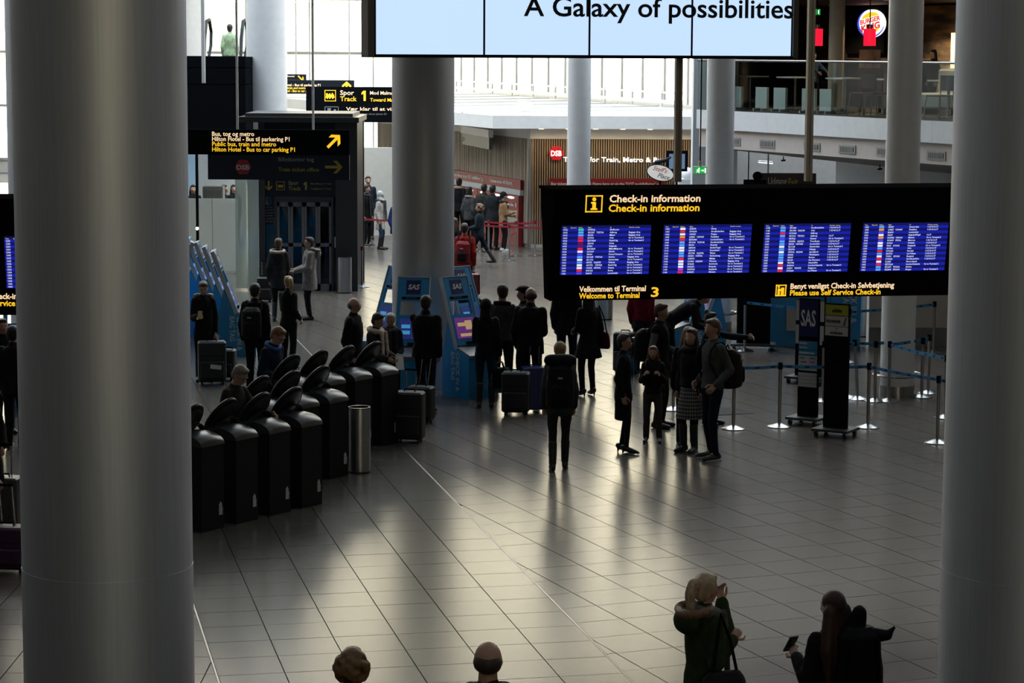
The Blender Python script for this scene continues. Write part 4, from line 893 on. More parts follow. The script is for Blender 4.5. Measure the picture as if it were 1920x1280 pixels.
# ------------------------------------------------------------------ blue check-in kiosks
def sas_square(par, x, z, w, y, T=None):
    m = MB(); m.box(x - w / 2, x + w / 2, y - .006, y, z - w / 2, z + w / 2, T); o = m.build('logo_square', SASN, par, smooth=0)
    text(o, 'SAS', x, z - w * .16, w * .36, TXW, .03, width=w * .78, y=y - .008, align='c', T=T, shear=.2)
PURP = em('kiosk_purple', (.10, .02, .14), .8); KSC2 = em('kiosk_dark_screen', (.012, .018, .10), .9); TAN = em('kiosk_tan', (.45, .30, .16), .7); LB = em('kiosk_light_blue', (.05, .28, .55), .7)
def kiosk(label, loc, rz, scr=0, side_text=True, base_h=.78, dark=None):
    t = thing('check_in_kiosk', label, 'kiosk', loc, rz, 'blue check-in kiosks')
    sp = [(-.42, 0), (.30, 0), (.30, base_h * .75), (.16, base_h + .42), (-.05, base_h), (-.42, base_h - .12)]
    b = MB().prismx(sp, -.26, .26).build('base', SASB, t, smooth=0)
    MB().prismx([(-.43, base_h - .13), (-.43, base_h - .08), (-.05, base_h + .035), (-.05, base_h)], -.25, .25).build('desk_top', M('desk_grey', (.18, .19, .20), .35, var=.05), t, smooth=0)
    lean = rad(-21); T = Matrix.Translation((0, -.10, base_h)) @ Matrix.Rotation(lean, 4, 'X')
    m = MB()      # frame of the leaning totem with an open slot in it
    for a in ((-.25, .25, .80, 1.18), (-.25, .25, .05, .56), (-.25, -.20, .56, .80), (.20, .25, .56, .80)): m.box(a[0], a[1], 0, .055, a[2], a[3], T)
    tt = m.build('totem', SASB, t, smooth=0)
    MB().box(-.265, -.25, -.01, .065, .0, 1.19, T).build('edge_strip', M('edge_grey', (.42, .44, .45), .4, var=.03), t, smooth=0); MB().box(.25, .265, -.01, .065, .0, 1.19, T).build('edge_strip', MC['edge_grey'], t, smooth=0)
    MB().box(-.265, .265, -.01, .065, 1.18, 1.20, T).build('top_cap', MC['edge_grey'], t, smooth=0)
    sas_square(tt, 0, 1.02, .23, -.001, T)
    s_ = MB().box(-.18, .18, -.006, 0, .82, .86, T).build('black_strip', BLACKM, tt, smooth=0); text(s_, 'STAR ALLIANCE', -.12, .832, .018, TG, .01, y=-.008, T=T, res=1)
    sc = MB().box(-.19, .19, -.008, 0, .16, .50, T).build('screen', KSC2 if scr == 0 else PURP, tt, smooth=0)
    if scr == 0:
        for k in range(2): MB().box(-.16, -.02, -.012, -.008, .34 - k * .1, .40 - k * .1, T).build('button', LB, sc, smooth=0)
    else:
        for a in ((-.15, .0, .36, .42), (.0, .13, .30, .45), (-.13, .13, .19, .24)): MB().box(a[0], a[1], -.012, -.008, a[2], a[3], T).build('graphic', TAN, sc, smooth=0)
    MB().box(-.05, .17, -.03, 0, .06, .10, T).build('card_slot', BLACKM, tt, smooth=0)
    if side_text:
        for sgn in (-1, 1):
            Tm = Matrix.Translation((sgn * .262, 0, 0)) @ Matrix.Rotation(rad(90 * sgn), 4, 'Z')
            for k, b_ in enumerate(('CHECK IN &', 'BAG TAG')):
                if sgn < 0: text(b, b_, -.02 + .10 - k * .13, .72, .095, M('kiosk_letter', (.48, .60, .66), .5, var=0), .02, y=0, rot=-90, T=Tm, width=[.62, .45][k])
                else: text(b, b_, .10 - k * .13 - .06, .72, .095, MC['kiosk_letter'], .02, y=0, rot=-90, T=Tm, width=[.62, .45][k])
    return t
def kx(px, Y): return (D(px, 700, Y).x, Y, 0)
kiosk('blue check-in kiosk facing the hall left of the dark column foot', kx(771, 37.15), -6, 0)
kiosk('blue kiosk turned right with purple screen, right of the dark column foot', kx(874, 37.35), 38, 1)
kiosk('blue kiosk with dark open slot behind the left edge of the dark column', kx(724, 39.0), -42, 0)
kiosk('blue kiosk mostly hidden behind the man right of the dark column', kx(884, 39.1), 45, 0)
for k in range(5):
    p = G(445, 668) + Vector((-.28 * k - .1, .95 * k + .3, 0)); kiosk('blue kiosk seen from the side at far left, %s from the front' % ordn[k], p, 93, 0)
for k in range(2):
    p = G(372, 640) + Vector((-.35 * k - .45, 1.0 * k, 0)); kiosk('blue kiosk leaning the other way beside the huge left column, %s' % ('nearer' if k == 0 else 'farther'), p, -80, 0)
p = G(1270, 690); kiosk('blue kiosk used by the bending man under the information board', (p.x + .2, p.y + .2, 0), -70, 0)
p = G(1330, 680); kiosk('blue kiosk behind the pointing woman under the information board', (p.x, p.y + .9, 0), -75, 1)
p = G(22, 770); kiosk('blue kiosk cut by the huge left column at the picture edge', (p.x + .1, p.y + .3, 0), 10, 0)

# blue check-in wall, grey wall and utility box at the right
def wallbox(name, label, a, b, py, h, mat, dep=.3, rz=0):
    p, q = G(a, py), G(b, py); m = MB().box(0, q.x - p.x, 0, dep, 0, h).build(name, mat, smooth=0); m.location = p; return m
t = thing('blue_desk_wall', 'blue check-in wall behind the sign stands', 'partition', G(1440, 650)); ww = G(1612, 650).x - G(1440, 650).x
for k in range(3): MB().box(k * ww / 3 + .005, (k + 1) * ww / 3 - .005, 0, .25, 0, 1.9).build('panel', SASB, t, smooth=0)
text(t, 'CHECK IN &', ww * .88, 1.35, .13, M('kiosk_letter', (.48, .60, .66)), .02, rot=-90, width=.9); text(t, 'BAG TAG', ww * .80, 1.35, .13, MC['kiosk_letter'], .02, rot=-90, width=.62)
MB().box(.33, .62, -.12, 0, .32, .75).build('utility_box', M('box_cream', (.40, .38, .32), .5, var=.05), t, smooth=0)
struct(wallbox('wall_right_low', None, 1628, 1830, 648, 2.3, M('plaster_pale', (.50, .46, .42), .7, var=.03)), 'pale wall behind the queue at the right')
struct(MB().box(0, G(1830, 648).x - G(1628, 648).x, -.03, .0, 0, .35).build('baseboard_right', M('plinth_grey', (.16, .16, .16), .6, var=.04), smooth=0, loc=G(1628, 648)), 'grey plinth along the pale wall')

# ------------------------------------------------------------------ wheeled sign stands
def stand(label, px, py, rz, w, h, panels, th=.07):
    p = G(px, py); t = thing('sign_stand', label, 'sign stand', p, rz)
    MB().box(-w / 2, w / 2, -th / 2, th / 2, .12, h).build('board', BLACKM, t, smooth=0)
    MB().box(-w / 2 - .10, w / 2 + .10, -.24, .24, .085, .12).build('base_plate', M('base_dark', (.03, .034, .036), .5, var=.05), t, smooth=0)
    for sx_ in (-1, 1):
        for sy in (-1, 1):
            c = MB().cyl((sx_ * (w / 2 + .04) - .02, sy * .19, .04), (sx_ * (w / 2 + .04) + .02, sy * .19, .04), .04, n=14).build('caster', RUB, t); MB().box(sx_ * (w / 2 + .04) - .028, sx_ * (w / 2 + .04) + .028, sy * .19 - .02, sy * .19 + .02, .05, .09).build('fork', STEEL, c, smooth=0)
    for z0, z1, mat, lines in panels:
        o = MB().box(-w / 2 + .005, w / 2 - .005, -th / 2 - .006, -th / 2, z0, z1).build('sign_plate', mat, t, smooth=0)
        for b, x, z, cap, m_, wd in lines: text(o, b, -w / 2 + x * w, z, cap, m_, .02, width=wd * w, y=-th / 2 - .008, res=2)
    return t
PW_ = M('plate_white', (.45, .45, .45), .5, var=.04); PB = M('plate_blue', (.03, .22, .42), .5, var=.03); PY = M('plate_lime', (.36, .38, .03), .5, var=.03)
SASp = [(1.32, 1.86, SASN, [('SAS', .12, 1.48, .24, TXW, .76)]), (1.12, 1.25, PB, [('BUSINESS', .06, 1.20, .03, TXW, .4), ('SAS PLUS', .06, 1.14, .03, TXW, .4)]),
        (1.04, 1.113, PB, [('EUROBONUS GOLD', .06, 1.06, .03, TXW, .8)]), (.81, 1.033, PW_, [('Economy', .1, .99, .02, TXK, .25), ('Lufthansa', .6, .99, .02, TXK, .3), ('SWISS', .62, .93, .022, TXR, .24), ('Croatia', .14, .93, .022, TXK, .3), ('Thai', .14, .87, .022, TXK, .25)])]
SASp += [(.565 + k * .054, .615 + k * .054, PW_, []) for k in range(4)]
stand('rolling black stand with navy top plate and white list below', 1514, 795, -32, .31, 1.88, SASp)
stand('rolling black stand with lime and white plates on top', 1566, 817, -30, .36, 1.92, [(1.755, 1.905, PY, [('airBaltic', .3, 1.80, .05, TXK, .42)]), (1.60, 1.745, PW_, [('ICELANDAIR', .05, 1.65, .04, TXK, .62), ('/', .78, 1.62, .11, TXK, .15)]), (1.46, 1.592, PW_, [('widerøe', .22, 1.485, .045, TXK, .55), ('v', .45, 1.555, .02, TXK, .12)])])
stand('rolling stand with blue and white plates behind the navy topped stand', 1518, 718, -32, .52, 1.95, [(1.72, 1.94, SASN, []), (1.40, 1.71, PB, [('BAGGAGE', .08, 1.6, .05, TXW, .6), ('DROP', .08, 1.5, .05, TXW, .4)]), (1.05, 1.39, PW_, []), (.66, .98, PW_, [])])
stand('plain black rolling stand near the far blue belts', 1412, 655, -8, .62, 1.9, [])

# ------------------------------------------------------------------ stanchions
def make_post(red=False):
    t = thing('stanchion', '', 'stanchion', (0, 0, 0))
    MB().lathe([(.175, 0), (.175, .012), (.15, .022), (.06, .05), (.028, .06), (.028, .06)], 28).build('base', CHROME, t)
    MB().cyl((0, 0, .05), (0, 0, .88), .026, n=18).build('pole', STEEL if red else M('stanchion_steel', (.34, .33, .32), .28, 1.0, var=.04), t)
    MB().cyl((0, 0, .86), (0, 0, .96), .034, n=18).build('head', BLACKM if not red else M('head_red', (.12, .02, .03), .5, var=0), t)
    return t
BELT = M('belt_blue', (.035, .23, .46), .6, var=.08, scale=20); BMK = M('belt_print_navy', (.012, .03, .14), .6, var=0); RBELT = M('belt_red', (.32, .012, .03), .6, var=.1, scale=20)
def belt(t, delta, z=.905, red=False, z2=None):
    d = Vector((delta.x, delta.y, 0)); L = d.length; d.normalize(); nn = Vector((-d.y, d.x, 0)); z2 = z if z2 is None else z2
    m = MB(); N = 8; R = []
    for k in range(N + 1):
        s_ = k / N; c = d * (.03 + (L - .06) * s_); zz = z + (z2 - z) * s_ - .012 * math.sin(PI * s_)
        R.append([c + nn * .002 + Vector((0, 0, zz + .024)), c - nn * .002 + Vector((0, 0, zz + .024)), c - nn * .002 + Vector((0, 0, zz - .024)), c + nn * .002 + Vector((0, 0, zz - .024))])
    o = m.loft(R).build('belt', RBELT if red else BELT, t, smooth=0)
    if not red:
        m = MB(); q = int(L / .24)
        for k in range(q):
            s_ = (k + .5) / q; c = d * (L * s_); zz = z + (z2 - z) * s_ - .012 * math.sin(PI * s_)
            m.loft([[c + d * e + nn * w_ + Vector((0, 0, zz + f_)) for e, f_ in ((-.035, -.016), (.035, -.016), (.035, .016), (-.035, .016))] for w_ in (-.0035, .0035)])
        if q: tag(m.build('printed_marks', BMK, o, smooth=0), kind='stuff')
    return o
pp = make_post(); rp_ = make_post(True); firsts = {0: True, 1: True}
def post(px, py, label, red=False, lean=(0, 0)):
    k = 1 if red else 0; src = rp_ if red else pp
    o = src if firsts[k] else copy_tree(src)
    if firsts[k]: firsts[k] = False
    for c in o.children: pass
    o.location = G(px, py); o.rotation_euler = (rad(lean[0]), rad(lean[1]), 0); o['label'] = label; o['group'] = 'red belt stanchions' if red else 'blue belt stanchions'
    return o
S_ = {}
post_list = [('a', 1461, 800, 'steel stanchion nearest the man with the dark red backpack', (0, 0)), ('b', 1627, 801, 'steel stanchion right of the two rolling sign stands', (0, 0)), ('c', 1757, 830, 'front steel stanchion nearest the huge right column', (0, 0)),
 ('d', 1666, 752, 'stanchion standing before the ringed white column, where two belts meet', (0, 0)), ('e', 1608, 748, 'leaning stanchion left of the ringed white column', (0, -4)), ('f', 1588, 746, 'more tilted stanchion just behind the lime topped stand', (0, -7)),
 ('g', 1640, 752, 'upright stanchion touching the left side of the ringed column', (0, 0)), ('h', 1591, 679, 'far stanchion before the blue wall lettering', (0, 0)), ('i', 1728, 744, 'stanchion just right of the ringed white column', (0, 0)), ('j', 1740, 737, 'rear stanchion of the pair right of the ringed column', (0, 0)),
 ('k', 1750, 662, 'far stanchion before the pale wall at the right', (0, 0)), ('l', 1375, 804, 'stanchion behind the man with the dark red backpack', (0, 0)), ('m', 1396, 658, 'far stanchion at the pointing hand', (0, 0)), ('n', 1388, 640, 'farthest stanchion left of the black rolling stand', (0, 0)),
 ('o', 1543, 752, 'stanchion hidden between the two rolling stands', (0, 0)), ('p', 1772, 783, 'stanchion base just emerging from the huge right column', (0, 0)), ('q', 1262, 768, 'stanchion behind the girl in the black jacket', (0, 0))]
for k, px, py, lb, ln in post_list: S_[k] = post(px, py, lb, False, ln)
def link(a, b, **k):
    pa = S_[a].location; pb = S_[b].location if isinstance(b, str) else G(*b); belt(S_[a], pb - pa, **k)
link('a', 'b'); link('b', 'c'); link('a', 'l'); link('d', 'p'); link('d', 'j'); link('e', 'd'); link('h', 'k'); link('m', 'h'); link('n', 'm'); link('c', (1990, 890)); link('o', 'e')
q1 = post(916, 479, 'red belt stanchion behind the walking curly haired woman', True); q2 = post(967, 481, 'red belt stanchion in the middle of the ticket queue', True); q3 = post(1003, 479.5, 'red belt stanchion at the slatted corner', True); q4 = post(955, 489, 'nearest red belt stanchion of the ticket queue', True); q5 = post(679, 538, 'red belt stanchion right of the lift tower', True); q6 = post(675, 471, 'red belt stanchion behind the lift tower edge', True); q7 = post(900, 473, 'red belt stanchion half hidden by the walking woman', True)
for a, b, z in ((q1, q2, .9), (q2, q3, .9), (q7, q1, .9), (q4, q2, .66)): belt(a, b.location - a.location, z, True)
belt(q3, G(1060, 483) - q3.location, .9, True); belt(q4, G(1060, 492) - q4.location, .9, True); belt(q6, G(748, 476) - q6.location, .9, True); belt(q4, G(890, 484) - q4.location, .9, True)

# ------------------------------------------------------------------ litter bins
def bin_(label, px, py, r, h):
    t = thing('litter_bin', label, 'bin', G(px, py) + Vector((0, r, 0)), 0)
    MB().lathe([(r - .012, .02), (r, .02), (r, h - .02), (r - .004, h), (r - .02, h), (r - .02, h - .03)], 44).build('shell', STEEL, t)
    MB().lathe([(r - .01, 0), (r - .01, .02)], 32).build('foot', RUB, t); MB().lathe([(r - .02, h - .06), (r - .02, h - .035)], 32).build('opening', BLACKM, t)
    MB().lathe([(r + .003, h - .012), (r + .003, h + .004), (r - .02, h + .004), (r - .02, h - .012)], 44).build('rim', CHROME, t)
bin_('tall steel cylinder bin beside the black terminals', 673, 888, .145, .86)
bin_('steel cylinder bin against the lift tower', 645, 550, .17, .82)
bin_('wide steel cylinder bin below the information board', 1130, 600, .215, 1.0)
bin_('steel cylinder bin behind the belts by the blue wall', 1618, 632, .13, 1.2)
# floor mat and litter
P4 = [G(1336, 764), G(1372, 765), G(1413, 775), G(1336, 779)]
m = MB().prismz([(p.x, p.y) for p in P4], .001, .007); o = m.build('floor_mat', M('mat_dark', (.018, .018, .018), .9, var=.1), smooth=0); tag(o, 'dark flat floor mat behind the man with the backpack', 'mat')

# ------------------------------------------------------------------ luggage
def suitcase(label, px, py, w, h, d, col, rz=0, handle=.0, soft=False, cat='suitcase', name='suitcase', tagged=False, z=None, hx=0):
    p = G(px, py); t = thing(name, label, cat, p, rz); mt = M('case_%d_%d_%d' % tuple(int(c * 999) for c in col), col, .55 if soft else .35, var=.15, scale=10)
    b = MB().rbox(-w / 2, w / 2, -d / 2, d / 2, .05, h, .05 if soft else .035, 4).build('body', mt, t)
    if soft:
        MB().rbox(-w / 2 + .04, w / 2 - .04, -d / 2 - .04, -d / 2 + .02, .12, h * .55, .02).build('front_pocket', mt, t); MB().box(-w / 2 + .02, w / 2 - .02, -d / 2 - .006, -d / 2, h * .68, h * .685).build('zip', BLACKM, t, smooth=0)
    else:
        for k in range(6): MB().box(-w / 2 + (k + .7) * w / 6.5, -w / 2 + (k + .7) * w / 6.5 + .018, -d / 2 - .007, d / 2 + .007, .1, h - .05).build('rib', mt, b, smooth=0)
    for sx_ in (-1, 1):
        for sy in (-1, 1): MB().cyl((sx_ * (w / 2 - .06) - .015, sy * (d / 2 - .05), .028), (sx_ * (w / 2 - .06) + .015, sy * (d / 2 - .05), .028), .028, n=12).build('wheel', RUB, t)
    MB().tube([(-.08, 0, h - .01), (-.07, 0, h + .03), (.07, 0, h + .03), (.08, 0, h - .01)], .011).build('carry_handle', BLACKM, t)
    if handle:
        for sx_ in (-1, 1): MB().cyl((sx_ * .07, d / 2 - .05, h - .02), (sx_ * .07 + hx, d / 2 - .05, h + handle), .009, n=8).build('pull_tube', CHROME, t)
        MB().tube([(-.085 + hx, d / 2 - .05, h + handle), (.085 + hx, d / 2 - .05, h + handle)], .015).build('pull_grip', BLACKM, t)
    if tagged: MB().box(-.08, .10, -d / 2 - .048, -d / 2 - .042, .28, .35, Matrix.Rotation(rad(8), 4, 'Y')).build('airline_tag', TXW, t, smooth=0)
    return t
suitcase('large dark suitcase with a white tag at the far left beside the phone woman', 398, 720, .46, .72, .3, (.010, .016, .018), 10, .0, True, tagged=True)
suitcase('small black bag standing against the large tagged suitcase', 428, 712, .26, .52, .24, (.008, .008, .009), -8, 0, True)
suitcase('big black suitcase standing beside the rear row of black terminals', 768, 828, .42, .72, .28, (.007, .007, .008), -12, .30, True)
suitcase('black wheeled case pulled by the man at the kiosk', 790, 792, .38, .55, .24, (.008, .008, .008), -20, .42, True, hx=.06)
suitcase('bright blue hard suitcase with raised handle in the check-in queue', 1003, 772, .40, .70, .26, (.006, .016, .12), 8, .32)
suitcase('dark soft travel bag on wheels left of the blue suitcase', 967, 777, .42, .66, .3, (.008, .010, .012), -6, 0, True)
suitcase('small glossy red suitcase by the man with the red backpack', 884, 556, .36, .52, .22, (.10, .006, .012), 15, .30)
suitcase('dark navy suitcase standing behind the suited woman', 1172, 700, .40, .72, .26, (.008, .010, .018), -14, 0, True)
suitcase('grey ribbed suitcase at the left picture edge', 8, 992, .42, .62, .26, (.055, .052, .054), -12, .36)
suitcase('dark purple suitcase at the left picture edge, nearest', 14, 1072, .46, .50, .26, (.035, .006, .035), -6, .42, True, hx=-.03)
suitcase('small dark case beside the fur hooded woman at the lift', 497, 566, .34, .55, .22, (.008, .008, .008), 0, .35, True)
# ------------------------------------------------------------------ people
SKIN = {'f': M('skin_fair', (.42, .24, .17), .5, var=.06, scale=12), 't': M('skin_tan', (.30, .16, .11), .5, var=.06, scale=12), 'd': M('skin_dark', (.10, .05, .035), .5, var=.06, scale=12)}
EYE = M('eye_dark', (.02, .015, .012), .3, var=0); LIP = M('lip', (.28, .10, .09), .5, var=0)
def cloth(c, rough=.85): return M('cloth_%d_%d_%d' % tuple(int(k * 1999) for k in c), c, rough, spec=.12, var=.25, scale=14, bump=.15, bscale=60)
def hairm(c): return M('hair_%d_%d_%d' % tuple(int(k * 1999) for k in c), c, .55, spec=.4, var=.35, scale=30, stretch=(3, 3, .4), bump=.3, bscale=70)
BAKE = []          # (object, voxel, noise amplitude, extra mesh)
def soft(mb, name, mat, parent, vox=.017, amp=.004, extra=None, mats=None):
    me = mb.mesh(name)
    for m_ in (mats or [mat]): me.materials.append(m_)
    o = bpy.data.objects.new(name, me); COL.objects.link(o); o.parent = parent
    r = o.modifiers.new('r', 'REMESH'); r.mode = 'VOXEL'; r.voxel_size = vox; r.use_smooth_shade = True
    q = o.modifiers.new('s', 'SMOOTH'); q.factor = .5; q.iterations = 3
    BAKE.append((o, vox, amp, extra)); return o
def bake_all():
    dg = bpy.context.evaluated_depsgraph_get()
    res = [(o, bpy.data.meshes.new_from_object(o.evaluated_get(dg)), a, e) for o, v, a, e in BAKE]
    for o, me, amp, ex in res:
        if amp:
            off = Vector((random.uniform(-50, 50), random.uniform(-50, 50), random.uniform(-50, 50)))
            cs = [(v.co.copy(), v.normal.copy()) for v in me.vertices]; flat = []
            for c, nn in cs:
                n = noise.noise(c * 9 + off) + .5 * noise.noise(Vector((c.x * 22, c.y * 22, c.z * 30)) + off); flat.extend(c + nn * (n * amp))
            me.vertices.foreach_set('co', flat); me.update()
        if ex:
            bm = bmesh.new(); bm.from_mesh(me); e2 = ex.mesh('x'); e2.polygons.foreach_set('material_index', ex.m); bm.from_mesh(e2); bm.to_mesh(me); bm.free(); bpy.data.meshes.remove(e2)
        me.shade_smooth(); old = o.data; o.modifiers.clear(); o.data = me; me.name = o.name; bpy.data.meshes.remove(old)
def ik(S, T, l1, l2, pole):
    d = T - S; L = min(d.length, (l1 + l2) * .998); d = d.normalized(); T = S + d * L
    a = (l1 * l1 - l2 * l2 + L * L) / (2 * L); h = math.sqrt(max(0, l1 * l1 - a * a))
    p = (pole - d * pole.dot(d)); p = p.normalized() if p.length > 1e-6 else d.orthogonal().normalized()
    return S + d * a + p * h, T
ARM = {'down': (.20, -.02, .86), 'hold': (.10, -.30, 1.04), 'phone': (.10, -.30, 1.16), 'strap': (.13, -.17, 1.25), 'pocket': (.205, -.09, .95), 'reach': (.16, -.52, 1.12), 'pull': (.27, .20, .86), 'face': (.05, -.19, 1.50), 'point': (.30, -.66, 1.36), 'bag': (.22, .0, .85), 'back': (.05, .16, .98)}
def ring(z, rx, ry, yo, T, n=18): return [T @ Vector((rx * math.cos(2 * PI * k / n), yo + ry * math.sin(2 * PI * k / n), z)) for k in range(n)]
SPH = []
def person(tx, ty, h, rz, label, top=((.01, .01, .011), .47, .02), legs=('trousers', (.012, .012, .014)), shoes=('shoe', (.01, .01, .01)), hair=('short', (.03, .02, .015)), skin='f', lean=0, head=(0, 0), L='down', R='down', feet=((.10, 0), (-.10, 0)), extra=(), vox=.017, z0=0.0, at=None, fem=False, slim=1.0, group=None, sleeve=None):
    pos = at if at is not None else G(tx, ty, h + z0); pos = Vector((pos[0], pos[1], z0))
    t = thing('person', label, 'person', pos, rz, group)
    k = h / 1.75; sw = (.9 if fem else 1.0) * slim
    hipz = .52 * h
    TL = Matrix.Translation((0, 0, hipz)) @ Matrix.Rotation(rad(lean), 4, 'X') @ Matrix.Translation((0, 0, -hipz))
    I4 = Matrix.Identity(4)
    # skeleton
    sh = {s: TL @ Vector((s * .094 * h * sw, 0, .80 * h)) for s in (1, -1)}
    tgt = {}
    for s, a in ((1, L), (-1, R)):
        v = ARM[a] if isinstance(a, str) else a
        tgt[s] = Vector((s * v[0], v[1], v[2])) * k
    el, wr = {}, {}
    for s in (1, -1):
        el[s], wr[s] = ik(sh[s], tgt[s], .172 * h, .150 * h, Vector((s * .22, .55, -.5)))
    hip = {1: Vector((.052 * h, 0, .50 * h)), -1: Vector((-.052 * h, 0, .50 * h))}
    ank, kn = {}, {}
    for i, s in enumerate((1, -1)):
        f = feet[i]; a = Vector((f[0] * k, f[1] * k, .055 * h + (f[2] * k if len(f) > 2 else 0)))
        kn[s], ank[s] = ik(hip[s], a, .2265 * h, .223 * h, Vector((0, -1, .1)))
    nb = TL @ Vector((0, .008 * h, .815 * h)); nt_ = TL @ Vector((0, -.006 * h, .885 * h))
    HT = Matrix.Translation(nt_) @ (TL.to_3x3().to_4x4()) @ Matrix.Rotation(rad(-lean * .6), 4, 'X') @ Matrix.Rotation(rad(head[0]), 4, 'Z') @ Matrix.Rotation(rad(head[1]), 4, 'X')
    def H(x, y, z): return HT @ Vector((x * h, y * h, z * h))
    HR = HT.to_3x3()
    # body: one continuous skin
    b = MB()
    b.ell(H(0, .004, .055), (.047 * h, .054 * h, .056 * h), 18, 12, HR); b.ell(H(0, -.014, .022), (.033 * h, .036 * h, .040 * h), 14, 8, HR)
    b.cap(H(0, -.050, .045), H(0, -.060, .028), .006 * h, .0095 * h); b.ell(H(0, -.047, .004), (.012 * h, .008 * h, .010 * h), 8, 6, HR)
    for s in (1, -1): b.ell(H(s * .0445, .006, .042), (.006 * h, .013 * h, .019 * h), 8, 6, HR); b.ell(H(s * .02, -.040, .034), (.014 * h, .012 * h, .014 * h), 8, 6, HR)
    b.cap(nb, nt_ + Vector((0, 0, .01)), .036 * h * (.9 if fem else 1), .033 * h * (.88 if fem else 1))
    secs = [(.47, .082, .056, 0), (.54, .086, .06, .002), (.62, .076, .053, 0), (.70, .088, .062, 0), (.765, .098, .058, .003), (.80, .09, .045, .006), (.825, .04, .036, .006)]
    b.loft([ring(z * h, rx * h * sw, ry * h, yo * h, TL) for z, rx, ry, yo in secs])
    for s in (1, -1):
        b.cap(sh[s], el[s], .028 * h, .023 * h); b.cap(el[s], wr[s], .023 * h, .0165 * h)
        b.cap(hip[s], kn[s], .045 * h, .030 * h); b.cap(kn[s], ank[s], .030 * h, .021 * h)
        b.cap(ank[s], ank[s] + Vector((0, -.08 * h, -.035 * h)), .012 * h, .010 * h)
    ex = MB(); ex.cm = 0
    for s in (1, -1):     # hands: palm, four unequal bent fingers, thumb
        d = (wr[s] - el[s]).normalized(); n = Vector((-s * .8, -.1, -.5)); n = (n - d * n.dot(d)).normalized(); w = d.cross(n) * 1.0
        if w.y > 0 or (abs(w.y) < .3 and w.z < 0): w = -w          # thumb side: forwards / up
        wk = wr[s]; ex.cap(wk - d * .01 * h, wk + d * .042 * h, .016 * h, .022 * h, 10, (n, .55))
        for j in range(4):
            o_ = w * ((1.5 - j) * .0105 * h); ln = (.040, .046, .043, .034)[j] * h; a0 = wk + d * .045 * h + o_
            a1 = a0 + (d * .85 + n * .45).normalized() * ln * .55; a2 = a1 + (d * .35 + n * .9).normalized() * ln * .5
            ex.cap(a0, a1, .0054 * h, .0050 * h, 6); ex.cap(a1, a2, .0050 * h, .0042 * h, 6)
        a0 = wk + d * .015 * h + w * .016 * h; a1 = a0 + (d * .7 + w * .7).normalized() * .030 * h; a2 = a1 + (d * .9 + n * .3).normalized() * .024 * h
        ex.cap(a0, a1, .0075 * h, .0060 * h, 6); ex.cap(a1, a2, .0060 * h, .0048 * h, 6)
    ex.cm = 1
    for s in (1, -1): ex.ell(H(s * .0185, -.0455, .046), (.0065 * h, .003 * h, .0035 * h), 8, 6, HR); ex.ell(H(s * .019, -.0475, .057), (.011 * h, .003 * h, .0022 * h), 8, 6, HR)
    ex.cm = 2; ex.ell(H(0, -.0475, .0125), (.013 * h, .004 * h, .0035 * h), 8, 6, HR)
    if pos.y > 40: vox = max(vox, .02)
    soft(b, 'body', None, t, vox * 1.1, 0, ex, [SKIN[skin], EYE, LIP])
    # hair
    kind, hc = hair; hm = hairm(hc) if kind not in ('beanie', 'cap', 'hijab') else cloth(hc)
    hb = MB()
    if kind in ('short', 'pony', 'bun', 'long', 'cap', 'curly'):
        hb.ell(H(0, .012, .066), (.0505 * h, .055 * h, .054 * h), 18, 12, HR); hb.ell(H(0, .026, .035), (.044 * h, .038 * h, .045 * h), 14, 8, HR)
        hb.ell(H(0, -.020, .100), (.036 * h, .026 * h, .016 * h), 12, 8, HR)
    if kind == 'bald':
        hb.ell(H(0, .018, .042), (.0498 * h, .046 * h, .040 * h), 16, 10, HR)
        for s in (1, -1): hb.ell(H(s * .036, .004, .050), (.0105 * h, .022 * h, .017 * h), 10, 8, HR)
    if kind == 'pony':
        P = [H(0, .055, .085), H(0, .085, .075), H(0, .098, .03), H(0, .090, -.03), H(0, .078, -.085)]
        for a, c, r1, r2 in zip(P, P[1:], (.016, .022, .024, .020), (.022, .024, .020, .008)): hb.cap(a, c, r1 * h, r2 * h)
    if kind == 'bun': hb.ell(H(0, .045, .118), (.026 * h, .026 * h, .024 * h), 12, 8, HR)
    if kind == 'long':
        for s in (1, -1):
            hb.cap(H(s * .040, .010, .05), H(s * .050, .012, -.045), .018 * h, .020 * h); hb.cap(H(s * .050, .012, -.045), H(s * .045, .012, -.09), .020 * h, .012 * h)
        hb.cap(H(0, .04, .03), H(0, .045, -.08), .036 * h, .034 * h)
    if kind == 'verylong':
        hb.ell(H(0, .012, .066), (.050 * h, .057 * h, .056 * h), 18, 12, HR)
        for s in (-1.2, -.6, 0, .6, 1.2): hb.cap(H(s * .034, .034, .04), H(s * .060, .060, -.12), .026 * h, .032 * h); hb.cap(H(s * .060, .060, -.12), H(s * .056, .072, -.25), .032 * h, .015 * h)
    if kind == 'curly':
        rs = random.Random(int(tx))
        for j in range(120):
            a = rs.uniform(0, 2 * PI); e = rs.uniform(-.9, 1.3); u_ = Vector((math.cos(a) * math.cos(e), math.sin(a) * math.cos(e), math.sin(e)))
            if u_.y < -.55 and u_.z < .5: continue
            hb.ell(H(u_.x * .062, .016 + u_.y * .062, .04 + u_.z * .062), [rs.uniform(.011, .017) * h] * 3, 8, 6)
    if kind == 'beanie': hb.ell(H(0, .008, .072), (.052 * h, .060 * h, .056 * h), 18, 12, HR); hb.ell(H(0, .02, .045), (.050 * h, .052 * h, .028 * h), 16, 8, HR)
    if kind == 'hijab': hb.ell(H(0, .012, .060), (.054 * h, .060 * h, .064 * h), 18, 12, HR); hb.cap(H(0, .01, .01), H(0, .0, -.06), .050 * h, .066 * h)
